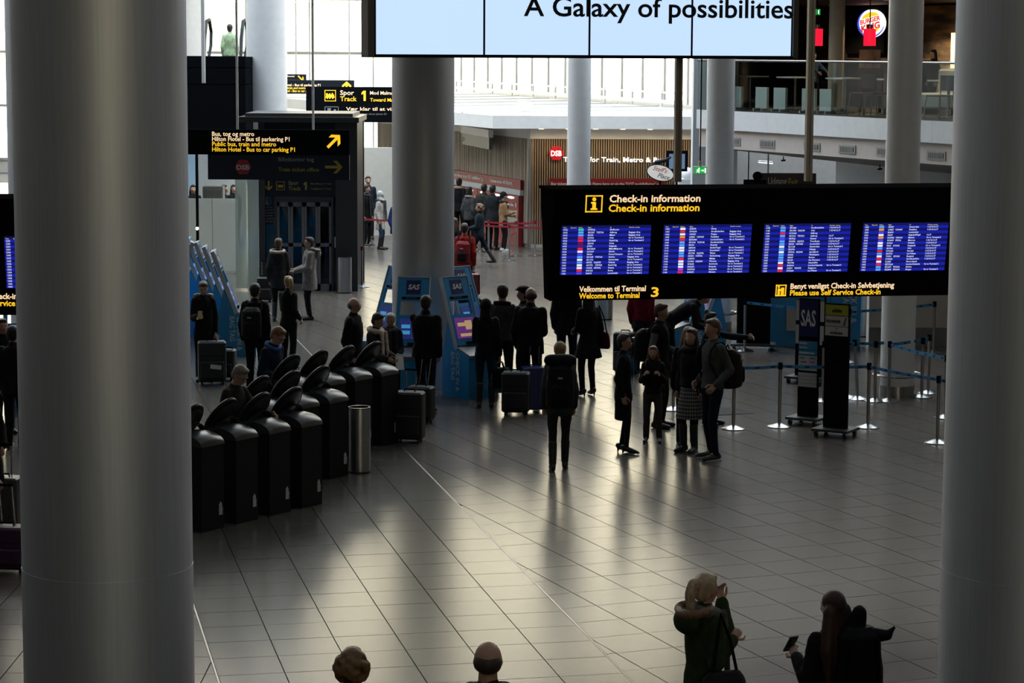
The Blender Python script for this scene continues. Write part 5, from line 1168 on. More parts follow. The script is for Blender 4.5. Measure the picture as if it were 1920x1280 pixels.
    if kind == 'cap':
        hb.ell(H(0, .004, .098), (.056 * h, .062 * h, .028 * h), 16, 8, HR); hb.ell(H(0, -.058, .082), (.036 * h, .030 * h, .007 * h), 12, 6, HR)
    if hb.v: soft(hb, {'beanie': 'knitted_hat', 'cap': 'cap', 'hijab': 'head_scarf'}.get(kind, 'hair'), hm, t, vox * .85, .0028 if kind != 'curly' else .004)
    # upper garment
    col, hem, bulk = top[:3]; bu = bulk * k; g = MB(); gm = cloth(col)
    S2 = [(.60, .078, .055, 0), (.70, .090, .064, 0), (.765, .096, .060, .003), (.800, .082, .050, .006), (.832, .046, .042, .006)]
    S1 = []
    if hem < .56:
        fl = top[3] if len(top) > 3 else 0.0
        S1 = [(hem, .092 + fl, .070 + fl * .8, 0), ((hem + .54) / 2, .091 + fl * .5, .068 + fl * .4, 0), (.54, .088, .062, .002)]
        if hem > .5: S1 = [(hem, .090, .064, 0)]
    def TT(z): return TL if z > .535 else (TL if lean < 25 else I4)
    g.loft([ring(z * h, rx * h * sw + bu, ry * h + bu, yo * h, TT(z)) for z, rx, ry, yo in S1 + S2])
    for s in (1, -1):
        if sleeve == 'none': g.cap(sh[s], sh[s].lerp(el[s], .15), .034 * h + bu * .6, .030 * h + bu * .5); continue
        g.cap(sh[s], el[s], .030 * h + bu * .6, .026 * h + bu * .7); g.cap(el[s], wr[s].lerp(el[s], .04), .027 * h + bu * .8, .021 * h + bu * .6)
    g.cap(nb - Vector((0, 0, .01)), nb.lerp(nt_, .45), .040 * h + bu * .5, .036 * h + bu * .4)
    soft(g, 'jacket' if hem < .5 else 'top', gm, t, vox, .006)
    if sleeve == 'none':
        sv = MB()
        for s in (1, -1): sv.cap(sh[s], el[s], .032 * h, .029 * h); sv.cap(el[s], wr[s].lerp(el[s], .04), .029 * h, .022 * h)
        soft(sv, 'sleeves', cloth((.12, .12, .125)), t, vox, .004)
    # lower garment
    lk, lc = legs; lm = cloth(lc); q = MB()
    if lk in ('trousers', 'slim', 'wide'):
        wd = {'trousers': .034, 'slim': .026, 'wide': .042}[lk]
        q.loft([ring(z * h, rx * h * sw, ry * h, 0, I4) for z, rx, ry in ((.455, .088, .062), (.50, .093, .067), (.55, .090, .064), (.60, .082, .058))])
        for s in (1, -1): q.cap(hip[s], kn[s], .052 * h, (.038 if lk != 'slim' else .034) * h); q.cap(kn[s], ank[s] - Vector((0, 0, .012 * h)), (.038 if lk != 'slim' else .034) * h, wd * h)
        soft(q, 'trousers', lm, t, vox, .005)
    else:
        hz = {'skirt': .28, 'midskirt': .27, 'dress': .25}[lk]; fl = .0 if lk == 'skirt' else .05
        q.loft([ring(z * h, rx * h * sw, ry * h, 0, I4) for z, rx, ry in ((hz, .088 + fl, .072 + fl), ((hz + .5) / 2, .094 + fl * .5, .072 + fl * .5), (.52, .092, .068), (.60, .080, .058))])
        soft(q, 'skirt', (PLAID if lk == 'midskirt' else lm), t, vox, .005)
        w_ = MB()
        for s in (1, -1): w_.cap(hip[s], kn[s], .046 * h, .032 * h); w_.cap(kn[s], ank[s], .032 * h, .022 * h)
        soft(w_, 'tights', cloth((.014, .013, .014)), t, vox, 0)
    # shoes
    sk, scol = shoes; smat = M('shoe_%d_%d_%d' % tuple(int(c * 999) for c in scol), scol, .45, var=.1)
    for i, s in enumerate((1, -1)):
        a = ank[s]; dirn = Vector((.12 * s, -1, 0)).normalized(); m = MB(); up = a.z - .055 * h
        heel = Vector((a.x, a.y, up)) - dirn * .028 * h; toe = Vector((a.x, a.y, up)) + dirn * .105 * h; z_ = .020 * h
        hl = .03 * h if sk == 'heel' else 0
        m.cap(heel + Vector((0, 0, z_ + hl)), (heel + toe) / 2 + Vector((0, 0, z_ + hl * .3)), .021 * h, .025 * h); m.cap((heel + toe) / 2 + Vector((0, 0, z_ + hl * .3)), toe + Vector((0, 0, z_ * .8)), .025 * h, (.012 if sk == 'heel' else .019) * h); m.cap(a, heel + Vector((0, 0, z_ * 1.4 + hl)), .024 * h, .022 * h)
        if sk == 'heel': m.cap(heel + Vector((0, 0, z_)), heel, .010 * h, .007 * h)
        if sk == 'boot':
            tp = a.lerp(kn[s], .72); m.cap(a, tp, .030 * h, .036 * h)
        o = soft(m, 'boot' if sk == 'boot' else 'shoe', smat, t, .012, 0)
        if sk == 'sneaker':
            so = MB(); so.loft([[Vector((c.x + rx * math.cos(2 * PI * j / 14), c.y + ry * math.sin(2 * PI * j / 14), c.z + zz)) for j in range(14)] for zz in (up + .0, up + .018) for c, rx, ry in (((heel + toe) / 2 - Vector((0, 0, up)), .031 * h, .085 * h),)]); so.build('sole', M('sole_white', (.45, .43, .40), .6, var=.05), o)
    T_ = {'t': t, 'h': h, 'k': k, 'TL': TL, 'sh': sh, 'el': el, 'wr': wr, 'H': H, 'HR': HR, 'pos': pos, 'rz': rz, 'nb': nb, 'bu': bu, 'sw': sw}
    for e in extra: e(T_)
    return T_
# ---- things worn and carried
def glasses(P):
    h = P['h']; H = P['H']; m = MB()
    for s in (1, -1):
        m.tube([H(s * .02 + .014 * math.cos(2 * PI * j / 10), -.052, .045 + .011 * math.sin(2 * PI * j / 10)) for j in range(11)], .0014 * h, 5); m.tube([H(s * .034, -.052, .046), H(s * .047, .0, .046)], .0013 * h, 5)
    m.tube([H(-.006, -.053, .047), H(.006, -.053, .047)], .0013 * h, 5); m.build('glasses', BLACKM, P['t'])
def scarf(col, tail=True, r=.026, furry=0, name='scarf', ends=.5):
    def f(P):
        h = P['h']; nb = P['nb']; m = MB(); TL = P['TL']
        P1 = [TL @ Vector((.062 * h * math.cos(a), .004 * h + .052 * h * math.sin(a), (.838 + .012 * math.sin(a)) * h)) for a in [2 * PI * j / 14 for j in range(15)]]
        for a, b in zip(P1, P1[1:]): m.cap(a, b, r * h, r * h, 8)
        if tail:
            for s in (1, -.6): m.cap(TL @ Vector((s * .04 * h, -.07 * h - P['bu'], .82 * h)), TL @ Vector((s * .045 * h, -.085 * h - P['bu'] * 1.3, ends * h)), r * .9 * h, r * .8 * h, 8, (Vector((0, 1, 0)), .5))
        soft(m, name, cloth(col), P['t'], .015, .006 + furry)
    return f
def furhood(col, fur):
    def f(P):
        h = P['h']; TL = P['TL']; m = MB(); m.ell(TL @ Vector((0, .075 * h + P['bu'], .80 * h)), (.085 * h, .045 * h, .06 * h), 14, 8); soft(m, 'hood', cloth(col), P['t'], .017, .004)
        m = MB(); P1 = [TL @ Vector((.082 * h * math.cos(a), .055 * h + .062 * h * math.sin(a), (.848 - .012 * math.sin(a)) * h)) for a in [rad(-50 + 280 * j / 14) for j in range(15)]]
        for a, b in zip(P1, P1[1:]): m.cap(a, b, .021 * h, .021 * h, 8)
        soft(m, 'fur_trim', hairm(fur), P['t'], .013, .012)
    return f
def backpack(label, col, size=(.17, .13, .24), z=.66, straps=True, accent=None, name='backpack', top=False):
    def f(P):
        h = P['h']; c = cloth(col, .7); TL = P['TL']; t = thing(name, label, 'backpack', P['pos'], P['rz'])
        sx_, sy, sz_ = size; y0 = .064 * h + P['bu']; zc = z * h; m = MB()
        m.loft([ring(zc + zz, rx, ry, y0 + yo, TL, 20) for zz, rx, ry, yo in ((-sz_, sx_ * .75, sy * .75, sy * .7), (-sz_ * .9, sx_ * .97, sy * .97, sy), (0, sx_, sy, sy), (sz_ * .75, sx_ * .93, sy * .85, sy * .85), (sz_, sx_ * .6, sy * .5, sy * .6))])
        soft(m, 'pack_body', c, t, .016, .006)
        m = MB(); m.loft([ring(zc + zz, rx, ry, y0 + sy * 1.85, TL, 16) for zz, rx, ry in ((-sz_ * .75, sx_ * .5, .03), (-sz_ * .6, sx_ * .68, .05), (-.02, sx_ * .68, .045), (.03, sx_ * .5, .02))]); soft(m, 'front_pocket', cloth(accent or col, .7), t, .014, .003)
        m = MB(); m.box(-.03, .03, y0 + sy * 1.9, y0 + sy * 1.9 + .03, zc + sz_ * .35, zc + sz_ * .42, TL); m.build('reflective_tab', M('tab_grey', (.4, .4, .42), .4, var=0), t, smooth=0)
        m = MB(); m.tube([TL @ Vector((-.04, y0 + sy * .6, zc + sz_)), TL @ Vector((0, y0 + sy * .6, zc + sz_ + .05)), TL @ Vector((.04, y0 + sy * .6, zc + sz_))], .01); m.build('grab_loop', BLACKM, t)
        if top: m = MB(); m.cap(TL @ Vector((-sx_ * .7, y0 + sy * .8, zc + sz_ + .03)), TL @ Vector((sx_ * .7, y0 + sy * .8, zc + sz_ + .03)), .085, .085); soft(m, 'top_lid', c, t, .016, .006)
        for s in (1, -1):
            q = .072 * h * P['sw'] * s; b = P['bu'] + .012; m = MB()
            m.tube([TL @ Vector((q, y0 + .02, zc + sz_ * .8)), TL @ Vector((q, .03 * h, .825 * h + b)), TL @ Vector((q, -.02 * h, .822 * h + b)), TL @ Vector((q * 1.05, -.058 * h - b, .78 * h)), TL @ Vector((q * 1.15, -.068 * h - b, .70 * h)), TL @ Vector((q * 1.45, -.03 * h - b * .3, .60 * h)), TL @ Vector((q * 1.4, y0 + .02, zc - sz_ * .6))], .017, 6); m.build('strap', cloth((.008, .008, .008), .7), t)
    return f
def handbag(label, col, s=1, w=.30, hh=.24, d=.1, drop=.28, cat='bag', name='handbag', soft_=True, mat=None):
    def f(P):
        g = P['wr'][s] + (P['wr'][s] - P['el'][s]).normalized() * .055 * P['h']
        t = thing(name, label, cat, P['pos'], P['rz']); mt = mat or cloth(col, .6); zb = g.z - drop - hh
        m = MB(); m.rbox(g.x - w / 2, g.x + w / 2, g.y - d / 2, g.y + d / 2, zb, zb + hh, .03); o = m.build('bag_body', mt, t)
        for yy in (-.03, .03): MB().tube([(g.x - w * .25, g.y + yy, zb + hh - .01), (g.x - w * .12, g.y + yy * .4, g.z - .02), (g.x, g.y, g.z + .005), (g.x + w * .12, g.y + yy * .4, g.z - .02), (g.x + w * .25, g.y + yy, zb + hh - .01)], .008, 6).build('strap', BLACKM if mat is None else mt, t)
    return f
def shoulderbag(label, col, s=1, w=.32, hh=.28, d=.14, z=.52):
    def f(P):
        h = P['h']; t = thing('shoulder_bag', label, 'bag', P['pos'], P['rz']); x = s * (.11 * h + P['bu'] + .07); zc = z * h; m = MB()
        m.loft([ring(zc + zz, d * kx, w * ky, 0.02, Matrix.Translation((x, 0, 0)), 18) for zz, kx, ky in ((-hh / 2, .4, .42), (-hh * .4, .5, .52), (0, .52, .54), (hh * .35, .4, .45), (hh / 2, .15, .35))]); soft(m, 'bag_body', cloth(col, .6), t, .016, .008)
        MB().tube([(x, -.10, zc + hh * .4), (x * .9, -.05, .74 * h), (x * .72, 0, .83 * h + P['bu']), (x * .9, .06, .74 * h), (x, .12, zc + hh * .4)], .012, 6).build('strap', BLACKM, t)
        MB().tube([(x + s * .04, -.06, zc + hh * .3), (x + s * .07, .0, zc - hh * .2)], .006, 6).build('zip', STEEL, t)
    return f
def phone(label, s=1, col=(.01, .01, .012), lit=False):
    def f(P):
        d = (P['wr'][s] - P['el'][s]).normalized(); g = P['wr'][s] + d * .075 * P['h'] + Vector((0, 0, .012)); t = thing('phone', label, 'phone', P['pos'], P['rz'])
        T = Matrix.Translation(g) @ Matrix.Rotation(rad(-35), 4, 'X'); MB().box(-.037, .037, -.005, .005, -.075, .075, T).build('case', M('phone_%d' % int(col[0] * 999), col, .3, var=0), t, smooth=0); MB().box(-.033, .033, .005, .006, -.07, .07, T).build('display', em('phone_lit', (.25, .27, .3), .5) if lit else BLACKG, t, smooth=0)
    return f
def paper(label, s=1):
    def f(P):
        g = P['wr'][s] + (P['wr'][s] - P['el'][s]).normalized() * .07 * P['h']; t = thing('paper', label, 'paper', P['pos'], P['rz']); m = MB()
        R = [[g + Vector((x * 1.0, -.02 * math.sin(x * 20) + zz * .2, zz)) for x in (-.06, -.02, .02, .06)] for zz in (-.14, -.07, 0, .06)]
        m.loft(R, False, False).build('sheet', TXW, t)
    return f
def lanyard(col):
    def f(P):
        h = P['h']; TL = P['TL']; y = -.068 * h - P['bu'] - .014; m = MB()
        for s in (1, -1): m.tube([TL @ Vector((s * .05 * h, -.02 * h, .836 * h)), TL @ Vector((s * .045 * h, y + .01, .78 * h)), TL @ Vector((0, y, .64 * h))], .007, 5)
        m.build('lanyard', cloth(col), P['t']); MB().box(-.03, .03, y - .006, y, .585 * h, .64 * h, TL).build('badge', TXW, P['t'], smooth=0)
    return f
def hood_up(col):
    def f(P):
        h = P['h']; H = P['H']; m = MB(); m.ell(H(0, .014, .055), (.056 * h, .062 * h, .066 * h), 18, 12, P['HR']); m.cap(H(0, .02, .01), P['nb'] + Vector((0, .02, 0)), .05 * h, .062 * h); soft(m, 'hood', cloth(col), P['t'], .016, .004)
    return f
pm_ = bpy.data.materials.new('plaid_wool'); pm_.use_nodes = True; PLAID = pm_; t_ = pm_.node_tree; b_ = t_.nodes['Principled BSDF']; b_.inputs['Roughness'].default_value = .9
tc_ = t_.nodes.new('ShaderNodeTexCoord'); sp_ = t_.nodes.new('ShaderNodeSeparateXYZ'); t_.links.new(tc_.outputs['Object'], sp_.inputs[0]); at_ = t_.nodes.new('ShaderNodeMath'); at_.operation = 'ARCTAN2'; t_.links.new(sp_.outputs['X'], at_.inputs[0]); t_.links.new(sp_.outputs['Y'], at_.inputs[1])
def stripe(sock, freq):
    a = t_.nodes.new('ShaderNodeMath'); a.operation = 'MULTIPLY'; a.inputs[1].default_value = freq; t_.links.new(sock, a.inputs[0]); c = t_.nodes.new('ShaderNodeMath'); c.operation = 'FRACT'; t_.links.new(a.outputs[0], c.inputs[0]); g = t_.nodes.new('ShaderNodeMath'); g.operation = 'GREATER_THAN'; g.inputs[1].default_value = .5; t_.links.new(c.outputs[0], g.inputs[0]); return g.outputs[0]
s1_, s2_ = stripe(at_.outputs[0], 5.2), stripe(sp_.outputs['Z'], 20); ad_ = t_.nodes.new('ShaderNodeMath'); ad_.operation = 'ADD'; t_.links.new(s1_, ad_.inputs[0]); t_.links.new(s2_, ad_.inputs[1])
rm_ = t_.nodes.new('ShaderNodeValToRGB'); rm_.color_ramp.interpolation = 'CONSTANT'; rm_.color_ramp.elements[0].color = (.012, .012, .013, 1); rm_.color_ramp.elements[1].position = .8; rm_.color_ramp.elements[1].color = (.28, .27, .27, 1); e3 = rm_.color_ramp.elements.new(.3); e3.color = (.06, .058, .058, 1)
dv_ = t_.nodes.new('ShaderNodeMath'); dv_.operation = 'MULTIPLY'; dv_.inputs[1].default_value = .5; t_.links.new(ad_.outputs[0], dv_.inputs[0]); t_.links.new(dv_.outputs[0], rm_.inputs[0]); t_.links.new(rm_.outputs[0], b_.inputs['Base Color'])
BK_ = (.009, .009, .010); NV = (.010, .013, .022); GR = (.055, .055, .058); JN = (.016, .024, .040); DB = (.030, .018, .012); BL = (.30, .20, .10); GY = (.16, .15, .14)
P_ = person
# the group standing in front
P_(1170, 625, 1.66, 80, 'woman in black skirt suit with blue lanyard and heels, short hair, facing the girl', (BK_, .44, .012), ('skirt', BK_), ('heel', BK_), ('short', (.035, .018, .010)), fem=True, extra=(glasses, lanyard((.02, .15, .35))), L='down', R='down', feet=((.07, .03), (-.07, -.06)))
P_(1225, 648, 1.37, -8, 'girl with long reddish hair in black jacket and grey trousers, hands on her straps', (BK_, .50, .022), ('trousers', (.045, .042, .040)), ('shoe', BK_), ('long', (.12, .05, .025)), fem=True, L='strap', R='strap', feet=((.13, 0), (-.11, -.03)), extra=(backpack('small dark backpack on the girl in the black jacket', (.010, .010, .010), (.13, .09, .18)),))
P_(1297, 615, 1.72, -35, 'brown haired woman in black sweater and black and white checked skirt', (BK_, .53, .026), ('midskirt', GR), ('boot', BK_), ('long', (.045, .022, .012)), fem=True, extra=(scarf(BK_, False, .03),), feet=((.07, .0), (-.08, -.04)))
P_(1338, 597, 1.92, -62, 'tall man in grey sweater with dark red backpack facing the group', ((.060, .062, .066), .50, .014), ('slim', (.010, .013, .022)), ('sneaker', BK_), ('short', (.10, .055, .03)), head=(0, 5), L='pocket', R='pocket', extra=(backpack('rounded dark red and black backpack on the tall man in grey', (.018, .008, .009), (.17, .16, .27), .64),), feet=((.12, -.02), (-.10, .06)))
P_(1238, 568, 1.84, 70, 'man in dark vest with grey sleeves behind the suited woman', (BK_, .49, .024), ('trousers', (.014, .013, .012)), ('shoe', BK_), ('short', (.07, .03, .015)), head=(0, 8), L='hold', R='down', sleeve='none', extra=(backpack('dark backpack on the man with grey sleeves', (.012, .011, .010)),))
P_(0, 0, 1.82, 85, 'man in black bending low over the blue kiosk under the board', (BK_, .50, .02), ('trousers', BK_), ('shoe', BK_), ('short', (.02, .014, .010)), lean=58, L=(.15, -.75, .85), R=(.15, -.70, .80), at=G(1252, 705))
P_(1333, 585, 1.68, 62, 'woman in dark uniform with hair bun pointing to the right', (NV, .48, .014), ('trousers', NV), ('shoe', BK_), ('bun', (.012, .010, .009)), fem=True, L=(.12, -.66, 1.38), R='down', extra=(lanyard((.02, .2, .5)),))
P_(1291, 612, 1.70, 175, 'fair haired person in blue trainers hidden behind the woman in the checked skirt', (BK_, .5, .02), ('trousers', NV), ('sneaker', (.03, .06, .08)), ('long', (.20, .11, .05)), fem=True)
P_(0, 0, 1.76, 150, 'person in red jacket and jeans at the kiosks under the board', ((.16, .008, .025), .52, .02), ('trousers', JN), ('shoe', BK_), ('short', DB), at=G(1203, 700))
# central queue at the kiosks
P_(1050, 640, 1.71, 180, 'woman with big hiking backpack and boots walking away towards the kiosks', ((.040, .040, .042), .43, .024, .01), ('slim', (.028, .027, .028)), ('boot', BK_), ('short', (.26, .15, .07)), fem=True, feet=((.09, .12), (-.08, -.12)), extra=(backpack('big dark hiking backpack on the woman walking away', (.008, .009, .014), (.19, .14, .30), .68, top=True), scarf((.012, .012, .013), False)), L='down', R='down')
P_(0, 0, 1.72, -150, 'long haired woman in flared black coat with dark red bag and heels', (BK_, .36, .02, .05), ('slim', BK_), ('heel', BK_), ('long', (.012, .008, .007)), fem=True, L='hold', R='down', at=G(1102, 742), extra=(shoulderbag('dark red handbag carried by the woman in the flared coat', (.05, .005, .012), -1),))
P_(0, 0, 1.80, 170, 'person in black parka half hidden below the left end of the information board', (BK_, .46, .03), ('trousers', NV), ('shoe', BK_), ('short', BK_), at=G(1062, 712))
P_(995, 538, 1.86, 160, 'broad bald man in black coat at the check-in queue', (BK_, .44, .034), ('trousers', BK_), ('shoe', BK_), ('bald', (.03, .02, .016)), skin='t', slim=1.12, head=(40, 4), R='hold')
P_(982, 537, 1.70, -100, 'man with flat cap standing beyond the broad bald man', (BK_, .46, .02), ('trousers', BK_), ('shoe', BK_), ('cap', BK_), skin='t', at=None)
P_(942, 533, 1.84, 165, 'slim man in grey sweater and black trousers in the check-in queue', ((.045, .044, .042), .51, .012), ('slim', BK_), ('shoe', BK_), ('short', (.02, .013, .010)), head=(25, 6), R='hold', feet=((.10, .02), (-.16, .16)), extra=(scarf(BK_, False, .018, name='collar'),))
P_(911, 560, 1.70, 178, 'dark haired woman in padded jacket, jeans and black boots carrying two bags', ((.010, .011, .016), .48, .026), ('slim', (.018, .032, .048)), ('boot', BK_), ('short', (.007, .006, .006)), fem=True, L='hold', R='bag', extra=(hood_up((.008, .008, .008)), handbag('black tote bag held by the woman in the padded jacket', BK_, -1, .24, .30, .10, .12), handbag('patterned green carrier bag held by the woman in the padded jacket', BK_, -1, .30, .40, .06, .10, name='carrier_bag', mat=M('carrier_pattern', (.06, .14, .10), .5, var=.9, scale=9))))
P_(798, 553, 1.80, 160, 'man in black hooded jacket using the left blue kiosk', (BK_, .47, .036), ('wide', (.012, .013, .016)), ('shoe', BK_), ('short', (.018, .014, .012)), head=(15, 5), L='reach', R='down', slim=1.1, feet=((.10, -.05), (-.12, .14)))
P_(732, 586, 1.54, 15, 'grey haired woman with dark scarf holding papers', ((.020, .020, .022), .44, .024), ('trousers', BK_), ('shoe', BK_), ('short', (.34, .32, .30)), fem=True, head=(-25, 18), L='hold', R='hold', extra=(scarf((.03, .03, .032), True, .024), paper('white sheet of paper in the hands of the grey haired woman')))
P_(705, 586, 1.63, 55, 'dark haired woman with cream shawl collar looking at papers', ((.030, .026, .027), .42, .026), ('trousers', BK_), ('shoe', BK_), ('short', (.009, .008, .008)), fem=True, skin='t', head=(20, 20), L='hold', R='hold', extra=(scarf((.42, .34, .27), True, .028, .004, 'shawl', .6), paper('folded white papers held by the woman with the cream collar')))
P_(663, 557, 1.76, 75, 'old balding man with glasses in long black coat behind the terminals', (BK_, .33, .03), ('trousers', BK_), ('shoe', BK_), ('bald', (.10, .09, .085)), extra=(glasses,), slim=1.1)
P_(873, 505, 1.78, 130, 'man in black jacket behind the right blue kiosk', (BK_, .47, .024), ('trousers', BK_), ('shoe', BK_), ('short', (.008, .007, .007)), skin='d', L='reach')
# left foreground of the hall
P_(497, 606, 1.78, 62, 'sandy haired man with glasses in blue and navy jacket looking at his phone', ((.012, .016, .030), .46, .026), ('trousers', NV), ('shoe', BK_), ('short', (.16, .075, .03)), lean=14, head=(5, 28), L='phone', R='hold', extra=(glasses, phone('phone in the hands of the sandy haired man', 1, lit=True), scarf((.03, .07, .20), False, .018, name='blue_collar')))
P_(426, 678, 1.76, 62, 'grey haired man with glasses in brown jacket bent over a black terminal', ((.026, .021, .019), .46, .022), ('trousers', BK_), ('shoe', BK_), ('short', (.17, .145, .12)), lean=12, head=(0, 28), L='reach', R='hold', extra=(glasses,))
P_(540, 517, 1.63, 150, 'woman with fair ponytail in black trouser suit', (BK_, .48, .012), ('trousers', BK_), ('shoe', BK_), ('pony', (.30, .19, .09)), fem=True, head=(55, 4), L='hold', R='pocket', feet=((.13, 0), (-.10, .05)))
P_(478, 531, 1.78, 172, 'dark haired man in black with black backpack at the far left kiosks', (BK_, .48, .02), ('trousers', BK_), ('shoe', BK_), ('short', (.006, .005, .005)), extra=(backpack('black backpack on the dark haired man at the far left kiosks', (.010, .010, .011)),))
P_(381, 526, 1.68, 8, 'woman in black coat with fur hood reading her phone at the far left', (BK_, .40, .026), ('slim', BK_), ('boot', BK_), ('short', (.10, .06, .03)), fem=True, head=(0, 22), L='down', R='phone', extra=(furhood(BK_, (.28, .17, .09)), phone('yellowish phone of the woman with the fur hood', -1, (.30, .24, .05)), paper('white ticket in the hand of the woman with the fur hood', 1)))
P_(522, 446, 1.70, 172, 'woman in dark parka with pale fur hood seen from behind at the lift', ((.026, .024, .024), .40, .034), ('slim', BK_), ('boot', BK_), ('short', (.08, .04, .02)), fem=True, R='hold', L='down', extra=(furhood((.024, .022, .022), (.34, .26, .17)),))
P_(580, 444, 1.70, -78, 'dark red haired woman in long grey padded coat at the lift', ((.23, .20, .185), .36, .04), ('slim', BK_), ('shoe', BK_), ('short', (.05, .012, .012)), fem=True, L='hold', R='hold', extra=(glasses, furhood((.22, .19, .175), (.09, .07, .055)), handbag('black handbag held by the woman in the grey padded coat', BK_, -1, .24, .28, .1, .12)))
# ticket queue behind the dark column
P_(690, 330, 1.84, 12, 'man in dark jacket, tallest in the queue by the cream wall', ((.016, .020, .028), .47, .02), ('trousers', NV), ('shoe', BK_), ('short', (.05, .032, .02)), vox=.02)
P_(687, 346, 1.74, 60, 'woman in black coat with plaid scarf and fur hood in the left queue', (BK_, .38, .026), ('slim', BK_), ('sneaker', BK_), ('short', (.018, .012, .010)), fem=True, vox=.02, head=(20, 0), extra=(furhood(BK_, (.16, .09, .04)), scarf((.03, .035, .04), True, .022)))
P_(713, 358, 1.62, 75, 'woman with pale head scarf, beige coat and dark boots in the queue', ((.40, .36, .32), .34, .022), ('slim', (.022, .045, .075)), ('boot', BK_), ('hijab', (.42, .44, .44)), fem=True, vox=.02, extra=(scarf((.05, .055, .055), True, .026),))
P_(743, 366, 1.74, 60, 'person in bright blue coat cut by the dark column edge', ((.018, .035, .11), .42, .03), ('trousers', (.014, .022, .05)), ('sneaker', JN), ('short', DB), vox=.02)
P_(674, 349, 1.60, 160, 'fair haired person at the lift edge of the queue', ((.05, .05, .05), .45, .02), ('trousers', NV), ('shoe', BK_), ('long', (.26, .15, .07)), fem=True, vox=.02)
# at the ticket machines
P_(861, 334, 1.80, 150, 'man with beige scarf at the leftmost visible ticket machine', (BK_, .46, .024), ('trousers', BK_), ('shoe', BK_), ('short', (.008, .007, .007)), skin='t', vox=.02, extra=(scarf((.30, .24, .19), False, .024),))
P_(880, 350, 1.72, 140, 'dark haired woman in grey jacket with pale collar at the ticket machines', ((.055, .055, .058), .46, .024), ('trousers', BK_), ('shoe', BK_), ('long', (.012, .008, .007)), fem=True, vox=.02, extra=(scarf((.35, .30, .25), False, .02),))
P_(924, 347, 1.80, 150, 'man in dark grey hooded parka at the ticket machines', ((.022, .024, .026), .42, .032), ('trousers', BK_), ('shoe', BK_), ('short', (.010, .009, .009)), vox=.02, R='reach')
P_(908, 345, 1.78, 155, 'person in olive grey coat left of the dark parka man', ((.036, .038, .032), .42, .03), ('trousers', BK_), ('shoe', BK_), ('short', (.02, .016, .012)), vox=.02)
P_(944, 360, 1.64, 105, 'woman in tan coat with white shoes paying at a ticket machine', ((.30, .17, .085), .42, .016), ('slim', BK_), ('sneaker', (.45, .45, .45)), ('beanie', (.010, .010, .010)), fem=True, L='hold', R='phone', vox=.018, extra=(scarf((.03, .03, .032), False, .026),))
P_(899, 381, 1.62, -95, 'curly brown haired woman in dark padded jacket striding left', ((.014, .020, .026), .46, .03), ('slim', NV), ('boot', (.018, .012, .010)), ('curly', (.12, .06, .03)), fem=True, vox=.018, feet=((.07, -.34), (-.07, .42, .05)), L='hold', R='hold', extra=(handbag('dark handbag carried by the striding curly haired woman', BK_, 1, .28, .22, .1, .08),))
P_(871, 418, 1.78, 172, 'man in bright red jacket with red backpack and jeans', ((.26, .018, .012), .47, .026), ('trousers', (.018, .028, .048)), ('shoe', BK_), ('short', (.025, .016, .012)), extra=(backpack('red and black backpack on the man in the red jacket', (.16, .012, .012), (.17, .13, .25), .65, accent=(.02, .012, .012)),))
P_(852, 408, 1.72, 175, 'brown haired woman left of the red jacket man, cut by the dark column', (BK_, .45, .024), ('trousers', BK_), ('shoe', BK_), ('long', (.07, .04, .022)), fem=True, vox=.02)
# ticket office heads, escalator, restaurant
for tx_, lb, hr, rz_ in ((362, 'dark haired woman facing out behind the frosted partition, leftmost', ('long', (.010, .007, .006)), 10), (420, 'short haired man in profile behind the frosted partition', ('short', (.03, .02, .014)), 80), (438, 'long haired woman looking down behind the frosted partition', ('long', (.018, .012, .010)), 30)):
    P_(tx_, 346, {362: 1.76, 420: 1.78, 438: 1.70}[tx_], rz_, lb, (BK_, .47, .02), hair=hr, vox=.022, skin='f', group=None, at=None, fem=False)
P_(431, 42, 1.78, 178, 'person in green jacket going up by the escalator handrail', ((.30, .40, .24), .47, .026), ('trousers', (.12, .11, .10)), ('shoe', BK_), ('short', (.03, .02, .015)), vox=.022, at=(lambda q: (q.x, q.y, 0))(D(431, 60, 69.5)), z0=4.45)
q_ = bworld(bhit(1750, 110, 3.4)[0], 3.4, MZ); P_(0, 0, 1.36, BRZ, 'dark haired diner whose head shows above the railing by the mural', (BK_, .47, .02), hair=('long', (.012, .008, .007)), vox=.022, at=q_, z0=MZ)
q_ = bworld(bhit(1525, 140, 2.4)[0], 2.4, MZ); P_(0, 0, 1.30, BRZ + 90, 'diner in blue shirt behind the glass railing', ((.05, .09, .16), .47, .02), hair=('short', (.02, .014, .01)), vox=.022, at=q_, z0=MZ, L='reach', R='reach')
# nearest people at the lower edge
P_(660, 1214, 1.66, 178, 'curly light brown haired head of a person at the lower edge', ((.012, .012, .013), .47, .022), hair=('curly', (.17, .09, .04)), fem=True, vox=.012)
P_(915, 1201, 1.86, 178, 'bald man with dark hair rim and black coat at the lower edge', (BK_, .45, .026), hair=('bald', (.045, .030, .024)), vox=.012, skin='f', extra=(scarf(BK_, False, .024, name='collar'),))
P_(1322, 1075, 1.70, 120, 'fair ponytailed woman in green parka with grey scarf raising a hand to her face', ((.026, .038, .014), .40, .03), ('slim', BK_), ('boot', BK_), ('pony', (.40, .29, .18)), fem=True, vox=.012, head=(10, 5), L='face', R='strap', extra=(furhood((.026, .038, .014), (.16, .085, .04)), scarf((.105, .105, .115), True, .026, .0, 'scarf', .55), shoulderbag('big black leather shoulder bag of the woman in the green parka', (.010, .010, .010), -1, .40, .38, .2, .50)))
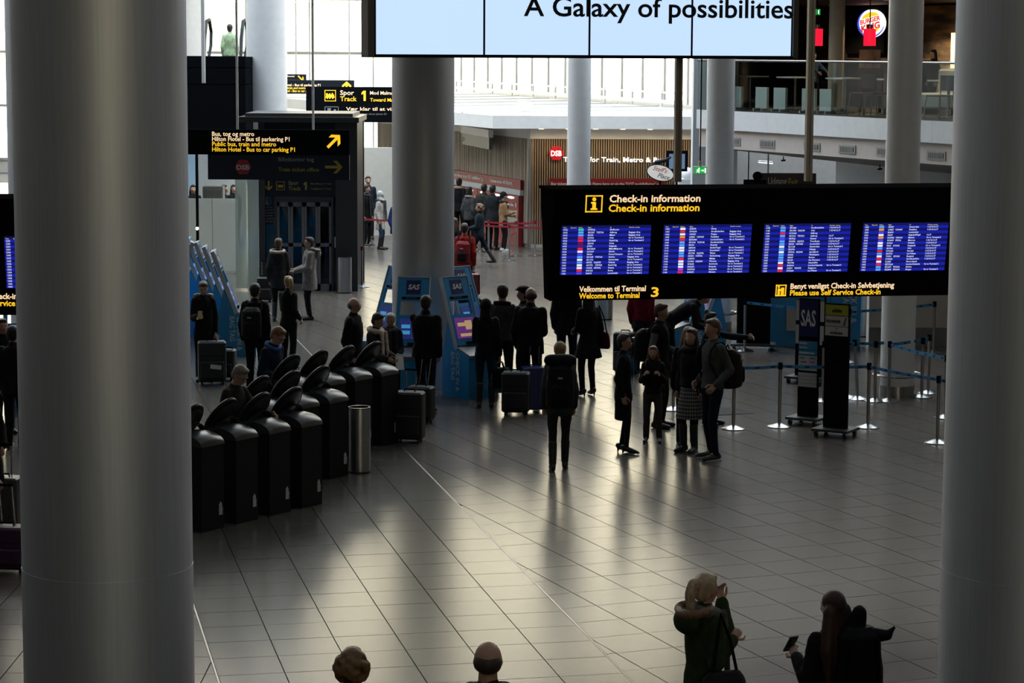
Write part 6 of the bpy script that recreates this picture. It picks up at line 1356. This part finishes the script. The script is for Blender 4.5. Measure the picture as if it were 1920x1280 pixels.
P_(1563, 1108, 1.69, -150, 'woman with very long auburn hair holding a phone out at the lower right', (BK_, .47, .024), ('slim', BK_), ('boot', BK_), ('verylong', (.045, .018, .010)), fem=True, vox=.012, L=(.15, -.24, 1.22), R='down', extra=(phone('dark phone held out by the auburn haired woman', 1),))
# left picture edge
P_(0, 0, 1.70, 20, 'person at the left picture edge pulling the grey suitcase', ((.014, .014, .012), .40, .03), ('slim', BK_), ('boot', BK_), ('long', (.10, .05, .025)), fem=True, at=G(-28, 985), L=(.22, -.05, .95), extra=(furhood(BK_, (.24, .13, .06)),))
P_(0, 0, 1.72, 20, 'person at the left picture edge pulling the purple suitcase', (BK_, .45, .024), ('trousers', BK_), ('shoe', BK_), ('short', DB), at=G(-42, 1062), L=(.26, -.02, .95))
P_(4, 597, 1.66, 30, 'dark dressed person at the left picture edge below the cut board', (BK_, .45, .024), ('trousers', BK_), ('shoe', BK_), ('long', (.05, .03, .02)), fem=True)
P_(24, 610, 1.72, 170, 'person in black beside the blue kiosk at the left picture edge', (BK_, .45, .024), ('trousers', BK_), ('shoe', BK_), ('short', BK_))
# dark bag with raised flap held on the shoulder of the auburn haired woman
q_ = G(1563, 1108, 1.69); t = thing('rucksack', 'black rucksack with upturned flap behind the auburn haired woman', 'backpack', (q_.x + .17, q_.y - .12, 0), 0)
m = MB(); m.loft([ring(z, rx, ry, 0, Matrix.Identity(4), 20) for z, rx, ry in ((.72, .12, .10), (.80, .17, .14), (1.15, .18, .14), (1.40, .15, .11), (1.47, .10, .06))]); soft(m, 'pack_body', cloth((.008, .008, .009), .6), t, .014, .008)
m = MB(); m.cap((-.02, .02, 1.44), (.0, .02, 1.56), .075, .055); m.cap((.10, 0, 1.40), (.20, .0, 1.40), .06, .04); m.cap((.20, 0, 1.40), (.25, 0, 1.46), .035, .012); soft(m, 'flap', cloth((.008, .008, .009), .6), t, .013, .006)
m = MB()
for s in (1, -1): m.tube([(s * .1, -.14, 1.4), (s * .11, -.2, 1.2), (s * .12, -.14, .9)], .018, 6)
m.build('straps', BLACKM, t)
bake_all()
for o in list(bpy.data.objects):
    if o.type == 'MESH' and o.name.startswith('straps'): o.name = 'strap'
